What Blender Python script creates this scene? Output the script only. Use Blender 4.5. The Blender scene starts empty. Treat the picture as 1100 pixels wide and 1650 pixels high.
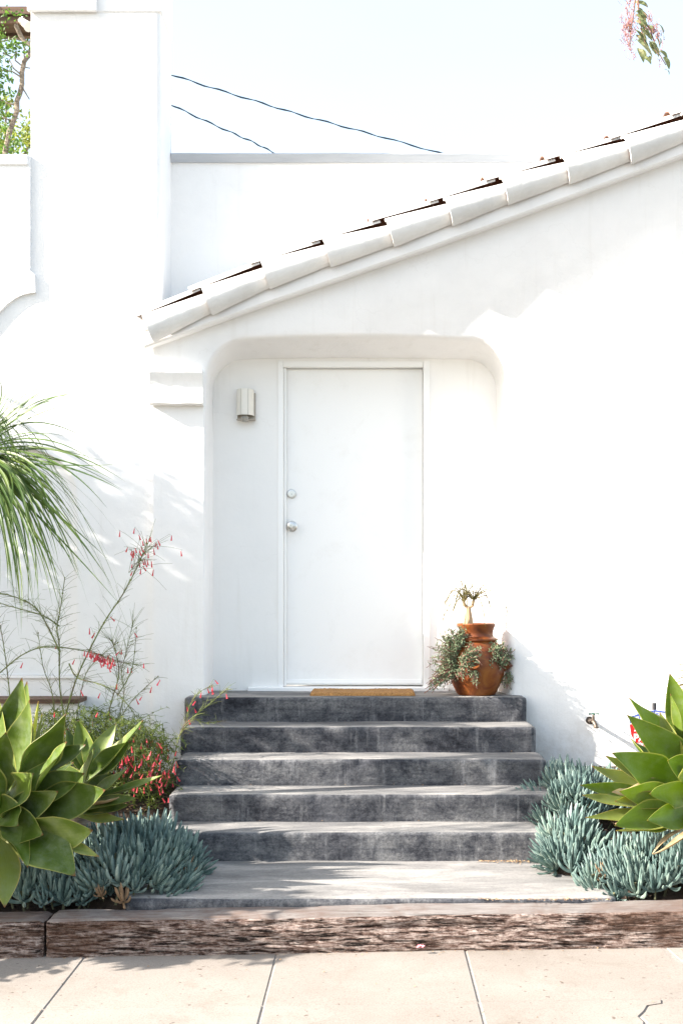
import bpy, bmesh, math, random
from mathutils import Vector, Matrix, noise
from mathutils.geometry import tessellate_polygon
R = math.radians
random.seed(7)
S = bpy.context.scene
C = S.collection

# ------------------------------------------------------------------ camera
F = 1965.0            # focal length in photo pixels; principal point (598, 955)
EYE = 1.6
cam_d = bpy.data.cameras.new('camera')
cam = bpy.data.objects.new('camera', cam_d); C.objects.link(cam)
cam.location = (0, 0, EYE); cam.rotation_euler = (R(90), 0, 0)
cam_d.sensor_width = 36; cam_d.lens = F / 1650 * 36
cam_d.shift_x = -48 / 1650; cam_d.shift_y = 130 / 1650
cam_d.clip_start = 0.05; cam_d.clip_end = 3000
S.camera = cam
# ------------------------------------------------------------------ light
SUN = Vector((4.0, 1.0, -2.4)).normalized()        # direction the light travels
sun_d = bpy.data.lights.new('sun', 'SUN'); sun_d.energy = 3.7; sun_d.angle = R(0.6); sun_d.color = (1.0, 0.93, 0.84)
sun = bpy.data.objects.new('sun', sun_d); C.objects.link(sun)
sun.rotation_euler = SUN.to_track_quat('-Z', 'Y').to_euler(); sun.location = (-12, -3, 9)
W = bpy.data.worlds.new('World'); S.world = W; W.use_nodes = True
wn = W.node_tree.nodes; wl = W.node_tree.links
sky = wn.new('ShaderNodeTexSky'); sky.sky_type = 'NISHITA'; sky.sun_disc = False
sky.sun_elevation = R(30.2); sky.sun_rotation = math.atan2(-SUN.x, -SUN.y)
sky.air_density = 1.0; sky.dust_density = 3.0; sky.ozone_density = 1.0
bg = wn['Background']; bg.inputs['Strength'].default_value = 0.15
# thin even high haze over the blue: the whole sky is milky
veil = wn.new('ShaderNodeMix'); veil.data_type = 'RGBA'; veil.inputs['Factor'].default_value = .62
veil.inputs[7].default_value = (1.70, 1.95, 2.02, 1)
wtc = wn.new('ShaderNodeTexCoord'); wns = wn.new('ShaderNodeTexNoise'); wns.inputs['Scale'].default_value = 2.2; wns.inputs['Detail'].default_value = 5
wmp = wn.new('ShaderNodeMapping'); wmp.inputs['Scale'].default_value = (1, 1, 3.5); wl.new(wtc.outputs['Generated'], wmp.inputs['Vector']); wl.new(wmp.outputs[0], wns.inputs['Vector'])
wrp = wn.new('ShaderNodeValToRGB'); wrp.color_ramp.elements[0].position = .38; wrp.color_ramp.elements[0].color = (.605, .705, .735, 1)
wrp.color_ramp.elements[1].position = .66; wrp.color_ramp.elements[1].color = (.655, .715, .735, 1); wl.new(wns.outputs['Fac'], wrp.inputs['Fac'])
wsc = wn.new('ShaderNodeVectorMath'); wsc.operation = 'SCALE'; wsc.inputs['Scale'].default_value = 2.05; wl.new(wrp.outputs[0], wsc.inputs[0]); wl.new(wsc.outputs[0], veil.inputs[7])
wl.new(sky.outputs[0], veil.inputs[6]); wl.new(veil.outputs[2], bg.inputs['Color'])
S.view_settings.view_transform = 'Standard'; S.view_settings.look = 'None'
S.view_settings.gamma = 1; S.view_settings.use_curve_mapping = False
S.view_settings.exposure = 2.33
S.cycles.max_bounces = 10; S.cycles.diffuse_bounces = 6; S.cycles.use_denoising = True

# ------------------------------------------------------------------ helpers
def at(px, py, Y):
    return Vector(((px - 598) * Y / F, Y, EYE - (py - 955) * Y / F))
def X_(px, Y): return (px - 598) * Y / F
def Z_(py, Y): return EYE - (py - 955) * Y / F
def nz(x, y=0, z=0): return noise.noise(Vector((x, y, z)))

class MB:
    def __init__(s): s.v = []; s.f = []; s.m = []; s.uv = {}
    def add(s, vs, fs, m=0, uvs=None):
        b = len(s.v); s.v += [Vector(p) for p in vs]
        for q in fs: s.f.append([b + i for i in q]); s.m.append(m)
        if uvs:
            for i, u in enumerate(uvs): s.uv[b + i] = u
    def box(s, x0, x1, y0, y1, z0, z1, m=0):
        s.add([(x0,y0,z0),(x1,y0,z0),(x1,y1,z0),(x0,y1,z0),(x0,y0,z1),(x1,y0,z1),(x1,y1,z1),(x0,y1,z1)],
              [(0,3,2,1),(4,5,6,7),(0,1,5,4),(1,2,6,5),(2,3,7,6),(3,0,4,7)], m)
    def grid(s, nu, nv, fn, m=0, uv=False, wrap=False):
        vs = []; us = []
        for i in range(nu + 1):
            for j in range(nv + (0 if wrap else 1)):
                vs.append(fn(i / nu, j / nv)); us.append((j / nv, i / nu))
        w = nv if wrap else nv + 1
        fs = []
        for i in range(nu):
            for j in range(nv):
                k = (j + 1) % w
                fs.append((i*w+j, i*w+k, (i+1)*w+k, (i+1)*w+j))
        s.add(vs, fs, m, us if uv else None)
    def tube(s, pts, r0, r1=None, n=5, m=0, cap=True):
        pts = [Vector(p) for p in pts]; r1 = r0 if r1 is None else r1
        L = len(pts); vs = []
        ref = Vector((0.31, 0.77, 0.55))
        for i, p in enumerate(pts):
            t = (pts[min(i+1, L-1)] - pts[max(i-1, 0)])
            t = t.normalized() if t.length > 1e-9 else Vector((0,0,1))
            a = t.cross(ref); 
            if a.length < 1e-3: a = t.cross(Vector((1,0,0)))
            a.normalize(); b = t.cross(a)
            r = (r0 + (r1 - r0) * i / max(1, L-1)) if not callable(r0) else r0(i / max(1, L-1))
            for k in range(n):
                q = 2 * math.pi * k / n
                vs.append(p + a * (math.cos(q) * r) + b * (math.sin(q) * r))
        fs = []
        for i in range(L - 1):
            for k in range(n):
                k2 = (k + 1) % n
                fs.append((i*n+k, i*n+k2, (i+1)*n+k2, (i+1)*n+k))
        if cap:
            fs.append(tuple(range(n))[::-1]); fs.append(tuple((L-1)*n + k for k in range(n)))
        s.add(vs, fs, m)
    def lathe(s, prof, c, n=32, m=0):
        vs = []; 
        for r, z in prof:
            for k in range(n):
                q = 2*math.pi*k/n
                vs.append((c[0] + r*math.cos(q), c[1] + r*math.sin(q), c[2] + z))
        fs = []
        for i in range(len(prof) - 1):
            for k in range(n):
                k2 = (k+1) % n
                fs.append((i*n+k, i*n+k2, (i+1)*n+k2, (i+1)*n+k))
        s.add(vs, fs, m)
    def poly(s, pts, m=0):
        """fill a simple polygon (list of 3-D points)"""
        tri = tessellate_polygon([[Vector(p) for p in pts]])
        s.add(pts, [t for t in tri], m)
    def build(s, name, mats, parent=None, smooth=True, bevel=0, origin=None):
        o0 = Vector(parent.location) if (parent is not None and parent.parent is None) else Vector((0,0,0))
        if parent is not None and parent.parent is not None: o0 = Vector(parent.parent.location)
        if origin is not None: o0 = Vector(origin)
        me = bpy.data.meshes.new(name)
        me.from_pydata([tuple(p - o0) for p in s.v], [], s.f)
        if not isinstance(mats, (list, tuple)): mats = [mats]
        for mt in mats: me.materials.append(mt)
        me.polygons.foreach_set('material_index', s.m)
        me.polygons.foreach_set('use_smooth', [bool(smooth)] * len(s.f))
        if s.uv:
            ul = me.uv_layers.new(name='UVMap')
            for lp in me.loops: ul.data[lp.index].uv = s.uv.get(lp.vertex_index, (0, 0))
        me.update()
        bm = bmesh.new(); bm.from_mesh(me); bmesh.ops.recalc_face_normals(bm, faces=bm.faces); bm.to_mesh(me); bm.free()
        o = bpy.data.objects.new(name, me); C.objects.link(o)
        if parent is not None: o.parent = parent
        elif origin is not None: o.location = origin
        if smooth and smooth != 2: me.set_sharp_from_angle(angle=R(40))
        if bevel:
            b = o.modifiers.new('bevel', 'BEVEL'); b.width = bevel; b.segments = 2; b.limit_method = 'ANGLE'; b.angle_limit = R(40)
        return o

def thing(name, label, cat, loc=(0,0,0), group=None):
    o = bpy.data.objects.new(name, None); C.objects.link(o)
    o.location = loc; o.empty_display_size = .1
    o['label'] = label; o['category'] = cat
    if group: o['group'] = group
    return o
def tag(o, label, cat, group=None):
    o['label'] = label; o['category'] = cat
    if group: o['group'] = group
    return o
def kind(o, k): o['kind'] = k; return o
def bez(p0, p1, p2, n):
    return [p0*(1-t)**2 + p1*2*t*(1-t) + p2*t*t for t in [i/n for i in range(n+1)]]

# ------------------------------------------------------------------ materials
def nm(name, col=(.5,.5,.5), rough=.7, metal=0, spec=.4):
    m = bpy.data.materials.new(name); m.use_nodes = True
    b = m.node_tree.nodes['Principled BSDF']
    b.inputs['Base Color'].default_value = (*col, 1); b.inputs['Roughness'].default_value = rough
    b.inputs['Metallic'].default_value = metal; b.inputs['Specular IOR Level'].default_value = spec
    return m
def N(m, t, **kw):
    n = m.node_tree.nodes.new(t)
    for k, v in kw.items(): setattr(n, k, v)
    return n
def lk(m, a, b): m.node_tree.links.new(a, b)
def B(m): return m.node_tree.nodes['Principled BSDF']
def coords(m, scale=(1,1,1), src='Object'):
    tc = N(m, 'ShaderNodeTexCoord'); mp = N(m, 'ShaderNodeMapping'); mp.inputs['Scale'].default_value = scale
    lk(m, tc.outputs[src], mp.inputs['Vector']); return mp.outputs[0]
def noi(m, vec, scale, detail=6, rough=.6, dist=0):
    n = N(m, 'ShaderNodeTexNoise'); n.inputs['Scale'].default_value = scale; n.inputs['Detail'].default_value = detail
    n.inputs['Roughness'].default_value = rough; n.inputs['Distortion'].default_value = dist
    lk(m, vec, n.inputs['Vector']); return n.outputs['Fac']
def ramp(m, fac, stops):
    r = N(m, 'ShaderNodeValToRGB'); e = r.color_ramp.elements
    while len(e) > 1: e.remove(e[-1])
    for i, (p, c) in enumerate(stops):
        q = e[0] if i == 0 else e.new(p)
        q.position = p; q.color = (*c, 1) if len(c) == 3 else c
    lk(m, fac, r.inputs['Fac']); return r.outputs['Color']
def mix(m, fac, a, b, mode='MIX'):
    n = N(m, 'ShaderNodeMix', data_type='RGBA', blend_type=mode)
    if isinstance(fac, (int, float)): n.inputs['Factor'].default_value = fac
    else: lk(m, fac, n.inputs['Factor'])
    for s, x in ((6, a), (7, b)):
        if isinstance(x, tuple): n.inputs[s].default_value = (*x, 1)
        else: lk(m, x, n.inputs[s])
    return n.outputs[2]
def bump(m, h, dist=.003, strength=1.0, prev=None):
    b = N(m, 'ShaderNodeBump'); b.inputs['Distance'].default_value = dist; b.inputs['Strength'].default_value = strength
    lk(m, h, b.inputs['Height'])
    if prev is not None: lk(m, prev, b.inputs['Normal'])
    return b.outputs['Normal']
def setc(m, c): lk(m, c, B(m).inputs['Base Color'])
def setn(m, n): lk(m, n, B(m).inputs['Normal'])

def stucco(name, col, amp=.004, dirt=.06):
    m = nm(name, col, .85, spec=.2); v = coords(m)
    d = ramp(m, noi(m, v, 2.2, 8, .65, .4), [(.3, tuple(c*(1-dirt) for c in col)), (.6, col)])
    vs = coords(m, (9, 9, .7))
    st = ramp(m, noi(m, vs, 1.6, 5, .6), [(.56, (0,0,0)), (.75, (1,1,1))])
    c = mix(m, st, d, mix(m, .16, d, (.55,.52,.47)))
    gm = N(m, 'ShaderNodeNewGeometry'); sp = N(m, 'ShaderNodeSeparateXYZ'); lk(m, gm.outputs['Position'], sp.inputs[0])
    lo = N(m, 'ShaderNodeMapRange'); lk(m, sp.outputs[2], lo.inputs[0]); lo.inputs[1].default_value = .95; lo.inputs[2].default_value = .3; lo.inputs[3].default_value = 0; lo.inputs[4].default_value = 1
    sc_ = N(m, 'ShaderNodeMath', operation='MULTIPLY'); lk(m, lo.outputs[0], sc_.inputs[0]); lk(m, ramp(m, noi(m, v, 9, 8, .8), [(.42,(0,0,0)), (.62,(.7,.7,.7))]), sc_.inputs[1])
    c = mix(m, sc_.outputs[0], c, (.50,.46,.40))
    vo = N(m, 'ShaderNodeTexVoronoi', feature='DISTANCE_TO_EDGE'); vo.inputs['Scale'].default_value = .75
    wv = N(m, 'ShaderNodeVectorMath', operation='ADD'); nz_ = N(m, 'ShaderNodeTexNoise'); nz_.inputs['Scale'].default_value = 2.5; nz_.inputs['Detail'].default_value = 8; lk(m, v, nz_.inputs['Vector'])
    lk(m, v, wv.inputs[0]); lk(m, nz_.outputs['Color'], wv.inputs[1]); lk(m, wv.outputs[0], vo.inputs['Vector'])
    ck = ramp(m, vo.outputs['Distance'], [(.0,(1,1,1)), (.0035,(0,0,0))])
    c = mix(m, mix(m, noi(m, v, 1.1, 3), (0,0,0), mix(m, .16, (0,0,0), ck)), c, (.42,.40,.37))
    setc(m, c)
    b1 = bump(m, noi(m, v, 7, 5, .55), amp*2.2, .7)
    b2 = bump(m, noi(m, v, 60, 6, .6), amp*.55, .7, b1)
    setn(m, b2); return m
M_STUC = stucco('white stucco', (.82,.815,.81))
M_PLAST = stucco('smooth plaster', (.85,.84,.82), .0015, .03)
M_TILE = stucco('painted tile', (.74,.735,.72), .0045, .22)
M_TRIM = nm('gloss paint', (.85,.85,.84), .4)
v = coords(M_TRIM); setn(M_TRIM, bump(M_TRIM, noi(M_TRIM, v, 14, 4), .0012, .5))
M_DOOR = nm('painted door', (.85,.85,.84), .42)
v = coords(M_DOOR); vb = coords(M_DOOR, (30, 30, .8)); sm_ = ramp(M_DOOR, noi(M_DOOR, v, 4.5, 8, .75, .3), [(.52,(0,0,0)), (.78,(1,1,1))]); spk = ramp(M_DOOR, noi(M_DOOR, v, 30, 4, .7), [(.70,(0,0,0)), (.74,(1,1,1))])
cd = mix(M_DOOR, mix(M_DOOR, .22, (0,0,0), sm_), (.85,.85,.84), (.60,.57,.52)); setc(M_DOOR, mix(M_DOOR, mix(M_DOOR, .20, (0,0,0), spk), cd, (.4,.37,.33)))
setn(M_DOOR, bump(M_DOOR, noi(M_DOOR, vb, 6, 4), .0008, .6))
M_CAPMET = nm('grey flashing darkened for shade', (.5,.52,.55), .5)
v = coords(M_CAPMET, (1,8,8)); setc(M_CAPMET, ramp(M_CAPMET, noi(M_CAPMET, v, 3), [(.3,(.36,.385,.42)),(.7,(.45,.47,.50))]))  # grey deepened beyond the cap's own so it looks shaded in sun
M_CLAY = nm('bare terracotta', (.38,.16,.085), .85)
v = coords(M_CLAY); setc(M_CLAY, ramp(M_CLAY, noi(M_CLAY, v, 20), [(.3,(.07,.035,.022)),(.7,(.22,.10,.06))]))

def concrete_riser():
    m = nm('stained concrete riser', (.1,.1,.11), .8, spec=.3)
    v = coords(m, (1, 1, 1.25)); vs = coords(m, (6, 3, .8)); vh = coords(m, (.5, 1, 5))
    big = ramp(m, noi(m, v, 1.7, 4, .55, .2), [(.38,(.40,.42,.48)), (.58,(1,1,1))])
    base = ramp(m, noi(m, v, 5.2, 12, .80, .25), [(.33,(.012,.014,.020)), (.42,(.055,.057,.066)), (.51,(.130,.130,.134)), (.66,(.215,.211,.206))])
    c = mix(m, .9, base, big, 'MULTIPLY')
    c = mix(m, .8, c, ramp(m, noi(m, vh, 4, 9, .78), [(.38,(.40,.42,.48)), (.56,(1,1,1))]), 'MULTIPLY')
    streak = ramp(m, noi(m, vs, 2.0, 7, .7), [(.55,(0,0,0)), (.72,(1,1,1))])
    c = mix(m, mix(m, .55, (0,0,0), streak), c, (.30,.30,.305))
    fine = ramp(m, noi(m, v, 60, 6, .85), [(.34,(.38,.38,.40)), (.58,(1.2,1.2,1.2))])
    setc(m, mix(m, .85, c, fine, 'MULTIPLY'))
    b = bump(m, noi(m, v, 16, 8, .7), .006, .8); setn(m, bump(m, noi(m, v, 110, 4, .7), .0015, .7, b)); return m
def concrete_tread(name='worn concrete tread', lo=(.15,.148,.148), hi=(.31,.295,.278)):
    m = nm(name, hi, .8, spec=.3); v = coords(m); vh = coords(m, (.7, 2.5, 2))
    c = ramp(m, noi(m, vh, 2.6, 8, .68, .5), [(.3, tuple(x*.6 for x in lo)), (.45, lo), (.65, hi)])
    fine = ramp(m, noi(m, v, 80, 5, .75), [(.28,(.62,.62,.62)), (.55,(1,1,1))])
    c = mix(m, .8, c, fine, 'MULTIPLY')
    spots = ramp(m, noi(m, v, 26, 3, .5), [(.70,(1,1,1)), (.76,(.45,.4,.36))])
    setc(m, mix(m, .7, c, spots, 'MULTIPLY'))
    setn(m, bump(m, noi(m, v, 60, 6, .7), .002, .8)); return m
M_RISER = concrete_riser(); M_TREAD = concrete_tread(); M_SLAB = concrete_tread('pale concrete slab', (.20,.193,.187), (.335,.318,.30))
def pavement_mat():
    m = nm('pale pavement concrete', (.5,.47,.43), .85, spec=.25); v = coords(m)
    oi = N(m, 'ShaderNodeObjectInfo')
    c = ramp(m, noi(m, v, 1.7, 8, .65, .3), [(.3,(.205,.180,.158)), (.65,(.27,.243,.218))])
    c = mix(m, .12, c, ramp(m, oi.outputs['Random'], [(0,(.21,.19,.165)), (1,(.31,.29,.27))]))
    fine = ramp(m, noi(m, v, 130, 4, .8), [(.32,(.62,.58,.54)), (.52,(1,1,1))])
    c = mix(m, .75, c, fine, 'MULTIPLY')
    stn = ramp(m, noi(m, v, 3.2, 8, .7, .8), [(.54,(1,1,1)), (.74,(.80,.77,.73))]); c = mix(m, .9, c, stn, 'MULTIPLY')
    sp = ramp(m, noi(m, v, 34, 2, .4), [(.715,(1,1,1)), (.74,(.35,.28,.24))])
    setc(m, mix(m, .8, c, sp, 'MULTIPLY'))
    setn(m, bump(m, noi(m, v, 150, 4, .7), .0015, .7)); return m
M_PAVE = pavement_mat()
M_JOINT = nm('dark joint dirt', (.17,.14,.115), .95); v = coords(M_JOINT); setc(M_JOINT, ramp(M_JOINT, noi(M_JOINT, v, 60), [(.3,(.17,.15,.13)),(.7,(.31,.28,.255))]))
def wood_mat():
    m = nm('weathered sleeper wood', (.2,.13,.1), .9, spec=.2)
    v = coords(m, (2.6, 10, 17)); v2 = coords(m, (2.4, 16, 30)); v3 = coords(m); v4 = coords(m, (1.1, 5, 5))
    g = noi(m, v, 5, 12, .78, .5)
    c = ramp(m, g, [(.38,(.020,.010,.008)), (.45,(.11,.065,.05)), (.51,(.29,.22,.19)), (.62,(.50,.43,.39))])
    cr = ramp(m, noi(m, v2, 3.2, 8, .72, .25), [(.42,(.015,.010,.008)), (.465,(1,1,1))])
    c = mix(m, .95, c, cr, 'MULTIPLY')
    rot = ramp(m, noi(m, v4, 1.1, 8, .7, .8), [(.49,(0,0,0)), (.60,(1,1,1))])
    c = mix(m, mix(m, .7, (0,0,0), rot), c, mix(m, g, (.012,.006,.004), (.15,.075,.045)))
    sp = ramp(m, noi(m, v3, 55, 4, .8), [(.35,(.45,.42,.40)), (.55,(1.1,1.1,1.1))]); c = mix(m, .8, c, sp, 'MULTIPLY')
    setc(m, c)
    b = bump(m, cr, .014, 1.0); b = bump(m, rot, .006, -.6, b); setn(m, bump(m, g, .014, 1.0, b)); return m
M_WOOD = wood_mat()
def wood_top():
    m = nm('silvered sleeper top', (.3,.27,.25), .9, spec=.2); v = coords(m, (1.2, 14, 8)); v3 = coords(m)
    c = ramp(m, noi(m, v, 4, 12, .78, .4), [(.34,(.06,.045,.04)), (.42,(.17,.148,.135)), (.60,(.26,.24,.23))])
    st = ramp(m, noi(m, v3, 2.2, 6, .7, .5), [(.46,(0,0,0)), (.62,(1,1,1))]); c = mix(m, mix(m, .55, (0,0,0), st), c, (.12,.065,.045))
    setc(m, c); setn(m, bump(m, noi(m, v, 8, 10, .8), .008, 1)); return m
M_WOODTOP = wood_top()
M_SOIL = nm('dark soil', (.05,.035,.025), .95); v = coords(M_SOIL)
setc(M_SOIL, ramp(M_SOIL, noi(M_SOIL, v, 18, 8, .75), [(.3,(.018,.012,.009)),(.55,(.06,.04,.028)),(.75,(.14,.10,.07))])); setn(M_SOIL, bump(M_SOIL, noi(M_SOIL, v, 30, 8, .8), .02, 1))
M_LITTER = nm('dry leaf litter', (.3,.19,.10), .9)
oi = N(M_LITTER, 'ShaderNodeTexCoord'); setc(M_LITTER, ramp(M_LITTER, noi(M_LITTER, oi.outputs['Object'], 40, 3), [(.35,(.10,.05,.025)),(.5,(.30,.18,.09)),(.65,(.48,.35,.2))]))
M_ASPH = nm('asphalt', (.05,.05,.052), .9); v = coords(M_ASPH); setc(M_ASPH, ramp(M_ASPH, noi(M_ASPH, v, 90, 5, .8), [(.3,(.03,.03,.032)),(.7,(.075,.074,.072))]))
M_GROUND = nm('far ground', (.22,.19,.15), .95); v = coords(M_GROUND); setc(M_GROUND, ramp(M_GROUND, noi(M_GROUND, v, .6, 8), [(.3,(.16,.15,.10)),(.7,(.28,.24,.19))]))

def leafmat(name, stops, trans=.4, tcol=(.35,.55,.06), rough=.45, scale=5, margin=None, tip=None, vary=None):
    m = nm(name, stops[0][1], rough, spec=.35); v = coords(m)
    nn = noi(m, v, scale, 4, .6)
    c = ramp(m, nn, stops)
    if vary:
        oi = N(m, 'ShaderNodeObjectInfo'); c = mix(m, 1.0, c, ramp(m, oi.outputs['Random'], [(0, vary[0]), (.5, (1,1,1)), (1, vary[1])]), 'MULTIPLY')
    if margin:
        tc = N(m, 'ShaderNodeTexCoord'); sx = N(m, 'ShaderNodeSeparateXYZ'); lk(m, tc.outputs['UV'], sx.inputs[0])
        a = N(m, 'ShaderNodeMath', operation='SUBTRACT'); lk(m, sx.outputs[0], a.inputs[0]); a.inputs[1].default_value = .5
        b = N(m, 'ShaderNodeMath', operation='ABSOLUTE'); lk(m, a.outputs[0], b.inputs[0])
        e = ramp(m, b.outputs[0], [(.455,(0,0,0)), (.485,(1,1,1))])
        # faint lengthwise veins
        vv = N(m, 'ShaderNodeMapping'); vv.inputs['Scale'].default_value = (26, 1.2, 1); lk(m, tc.outputs['UV'], vv.inputs['Vector'])
        ve = ramp(m, noi(m, vv.outputs[0], 1.5, 3), [(.35,(.8,.84,.78)), (.65,(1.08,1.06,1.05))])
        c = mix(m, .8, c, ve, 'MULTIPLY')
        c = mix(m, e, c, margin)
        sc = ramp(m, noi(m, v, 38, 5, .8), [(.66,(0,0,0)), (.70,(1,1,1))]); c = mix(m, mix(m, .5, (0,0,0), sc), c, (.22,.17,.07))
        ds = ramp(m, noi(m, v, 11, 7, .75), [(.48,(0,0,0)), (.75,(1,1,1))]); c = mix(m, mix(m, .35, (0,0,0), ds), c, (.34,.38,.29))
        if tip:
            t = ramp(m, sx.outputs[1], [(.955,(0,0,0)), (.985,(1,1,1))]); c = mix(m, t, c, tip)
    setc(m, c)
    if trans:
        tr = N(m, 'ShaderNodeBsdfTranslucent'); lk(m, mix(m, .55, c, tcol), tr.inputs['Color'])
        mx = N(m, 'ShaderNodeMixShader'); mx.inputs[0].default_value = trans
        lk(m, B(m).outputs[0], mx.inputs[1]); lk(m, tr.outputs[0], mx.inputs[2])
        lk(m, mx.outputs[0], m.node_tree.nodes['Material Output'].inputs['Surface'])
    return m
M_AGAVE = leafmat('agave leaf', [(.3,(.125,.190,.022)), (.5,(.175,.250,.036)), (.7,(.245,.325,.075))], .42, (.42,.58,.04), .40, 4, (.52,.50,.14), (.20,.09,.04), ((.70,.76,.70),(1.25,1.18,1.1)))  # right plant: same species as the left, coloured brighter as if sunlit
M_AGAVED = leafmat('agave leaf darkened for shade', [(.3,(.040,.075,.008)), (.5,(.090,.140,.018)), (.7,(.235,.29,.095))], .26, (.38,.50,.02), .42, 4, (.36,.36,.09), (.14,.06,.025), ((.55,.62,.45),(1.5,1.4,1.55)))  # left plants: same leaf again, shade put into a darker colour
M_AGAVE2 = leafmat('agave yellowing leaf', [(.3,(.17,.23,.045)), (.7,(.29,.33,.09))], .42, (.60,.62,.10), .45, 4, (.55,.45,.14), (.25,.11,.05))
M_DRY = leafmat('dried leaf', [(.3,(.32,.22,.12)), (.5,(.50,.38,.22)), (.7,(.62,.52,.34))], .25, (.6,.45,.2), .7, 14)
M_CHALK = leafmat('chalk stick leaf', [(.3,(.065,.115,.11)), (.5,(.14,.205,.19)), (.72,(.29,.355,.315))], .06, (.25,.45,.35), .5, 26, vary=((.55,.62,.62),(1.2,1.16,1.08)))
M_CHALKDRY = nm('withered chalk stick', (.26,.17,.10), .9)
M_CHALKST = nm('chalk stick stem', (.10,.10,.055), .9)
M_PALM = leafmat('ponytail leaf', [(.3,(.03,.065,.012)), (.5,(.055,.10,.018)), (.7,(.12,.16,.03))], .2, (.25,.4,.03), .45, 6)
M_PALMDRY = leafmat('pale ponytail leaf', [(.3,(.10,.085,.02)), (.7,(.17,.125,.04))], .1, (.3,.25,.05), .5, 10)
M_BARK = nm('grey bark', (.22,.17,.13), .9); v = coords(M_BARK, (3,3,12)); setc(M_BARK, ramp(M_BARK, noi(M_BARK, v, 6), [(.3,(.12,.09,.07)),(.7,(.34,.28,.22))])); setn(M_BARK, bump(M_BARK, noi(M_BARK, v, 9), .01, .8))
M_TWIG = nm('green twig', (.13,.15,.045), .7); v = coords(M_TWIG); setc(M_TWIG, ramp(M_TWIG, noi(M_TWIG, v, 12), [(.35,(.12,.085,.05)),(.5,(.12,.15,.04)),(.7,(.17,.20,.06))]))
M_RED = leafmat('red tube flower', [(.3,(.55,.03,.05)), (.7,(.70,.12,.15))], .3, (.8,.06,.04), .5, 30)
M_BUSH = leafmat('fine bush leaf', [(.3,(.035,.06,.012)), (.5,(.065,.095,.018)), (.7,(.12,.14,.03))], .3, (.3,.4,.05), .6, 15)
M_VINE = leafmat('vine leaf', [(.3,(.03,.075,.018)), (.7,(.085,.15,.035))], .3, (.3,.55,.05), .5, 4)
M_TREE = leafmat('yellow green tree leaf', [(.3,(.10,.15,.03)), (.7,(.22,.25,.06))], .4, (.45,.5,.06), .6, 3)
M_POTLEAF = leafmat('trailing succulent leaf', [(.3,(.085,.12,.06)), (.5,(.15,.19,.105)), (.7,(.25,.28,.17))], .1, (.3,.4,.1), .6, 30)
M_POTSTEM = nm('reddish stem', (.22,.11,.08), .8)
M_GUM = leafmat('gum leaf', [(.3,(.06,.09,.03)), (.5,(.17,.19,.08)), (.62,(.34,.32,.17))], .2, (.5,.5,.2), .5, 11)
M_BERRY = nm('pink berry', (.42,.20,.24), .5); v = coords(M_BERRY); setc(M_BERRY, ramp(M_BERRY, noi(M_BERRY, v, 25), [(.35,(.24,.085,.06)),(.6,(.30,.14,.20))]))
M_POT = nm('glazed terracotta', (.33,.085,.022), .45, spec=.35); v = coords(M_POT)
setc(M_POT, ramp(M_POT, noi(M_POT, v, 7, 6, .6, .8), [(.3,(.055,.013,.004)),(.5,(.15,.038,.007)),(.72,(.26,.095,.016))])); setn(M_POT, bump(M_POT, noi(M_POT, v, 14, 3), .004, .5))
M_COIR = nm('coir fibre', (.42,.235,.08), .95); v = coords(M_COIR); setc(M_COIR, ramp(M_COIR, noi(M_COIR, v, 120, 4, .8), [(.3,(.14,.065,.02)),(.5,(.34,.175,.06)),(.7,(.48,.28,.11))])); setn(M_COIR, bump(M_COIR, noi(M_COIR, v, 160, 4, .8), .006, 1))
M_CHROME = nm('satin nickel', (.62,.62,.61), .28, 1)
M_KEY = nm('dark slot', (.02,.02,.02), .5)
M_BRASS = nm('weathered brass', (.24,.17,.12), .5, .7); v = coords(M_BRASS); setc(M_BRASS, ramp(M_BRASS, noi(M_BRASS, v, 50), [(.35,(.05,.042,.038)),(.65,(.20,.155,.12))]))
M_GREENM = nm('green painted metal', (.02,.07,.05), .4)
M_LSHADE = nm('cream lamp shade', (.76,.73,.66), .35); M_LPLATE = nm('brushed plate', (.36,.32,.27), .4, .5)
M_GLASS = nm('pressed glass', (.75,.72,.66), .15); B(M_GLASS).inputs['Transmission Weight'].default_value = .7
M_CABLE = nm('cable rubber', (.03,.05,.07), .6)
M_BEAM = nm('pergola timber', (.13,.075,.05), .8); v = coords(M_BEAM, (.5,8,8)); setc(M_BEAM, ramp(M_BEAM, noi(M_BEAM, v, 5), [(.3,(.06,.035,.025)),(.7,(.20,.12,.08))]))
M_SRED = nm('sign red', (.62,.018,.02), .4); M_SBLUE = nm('sign blue', (.04,.08,.42), .4); M_SWHITE = nm('sign white', (.82,.82,.82), .4)
M_SPOST = nm('sign post black', (.03,.03,.035), .5)
M_PETAL = nm('pink petal', (.75,.22,.28), .6)

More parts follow.
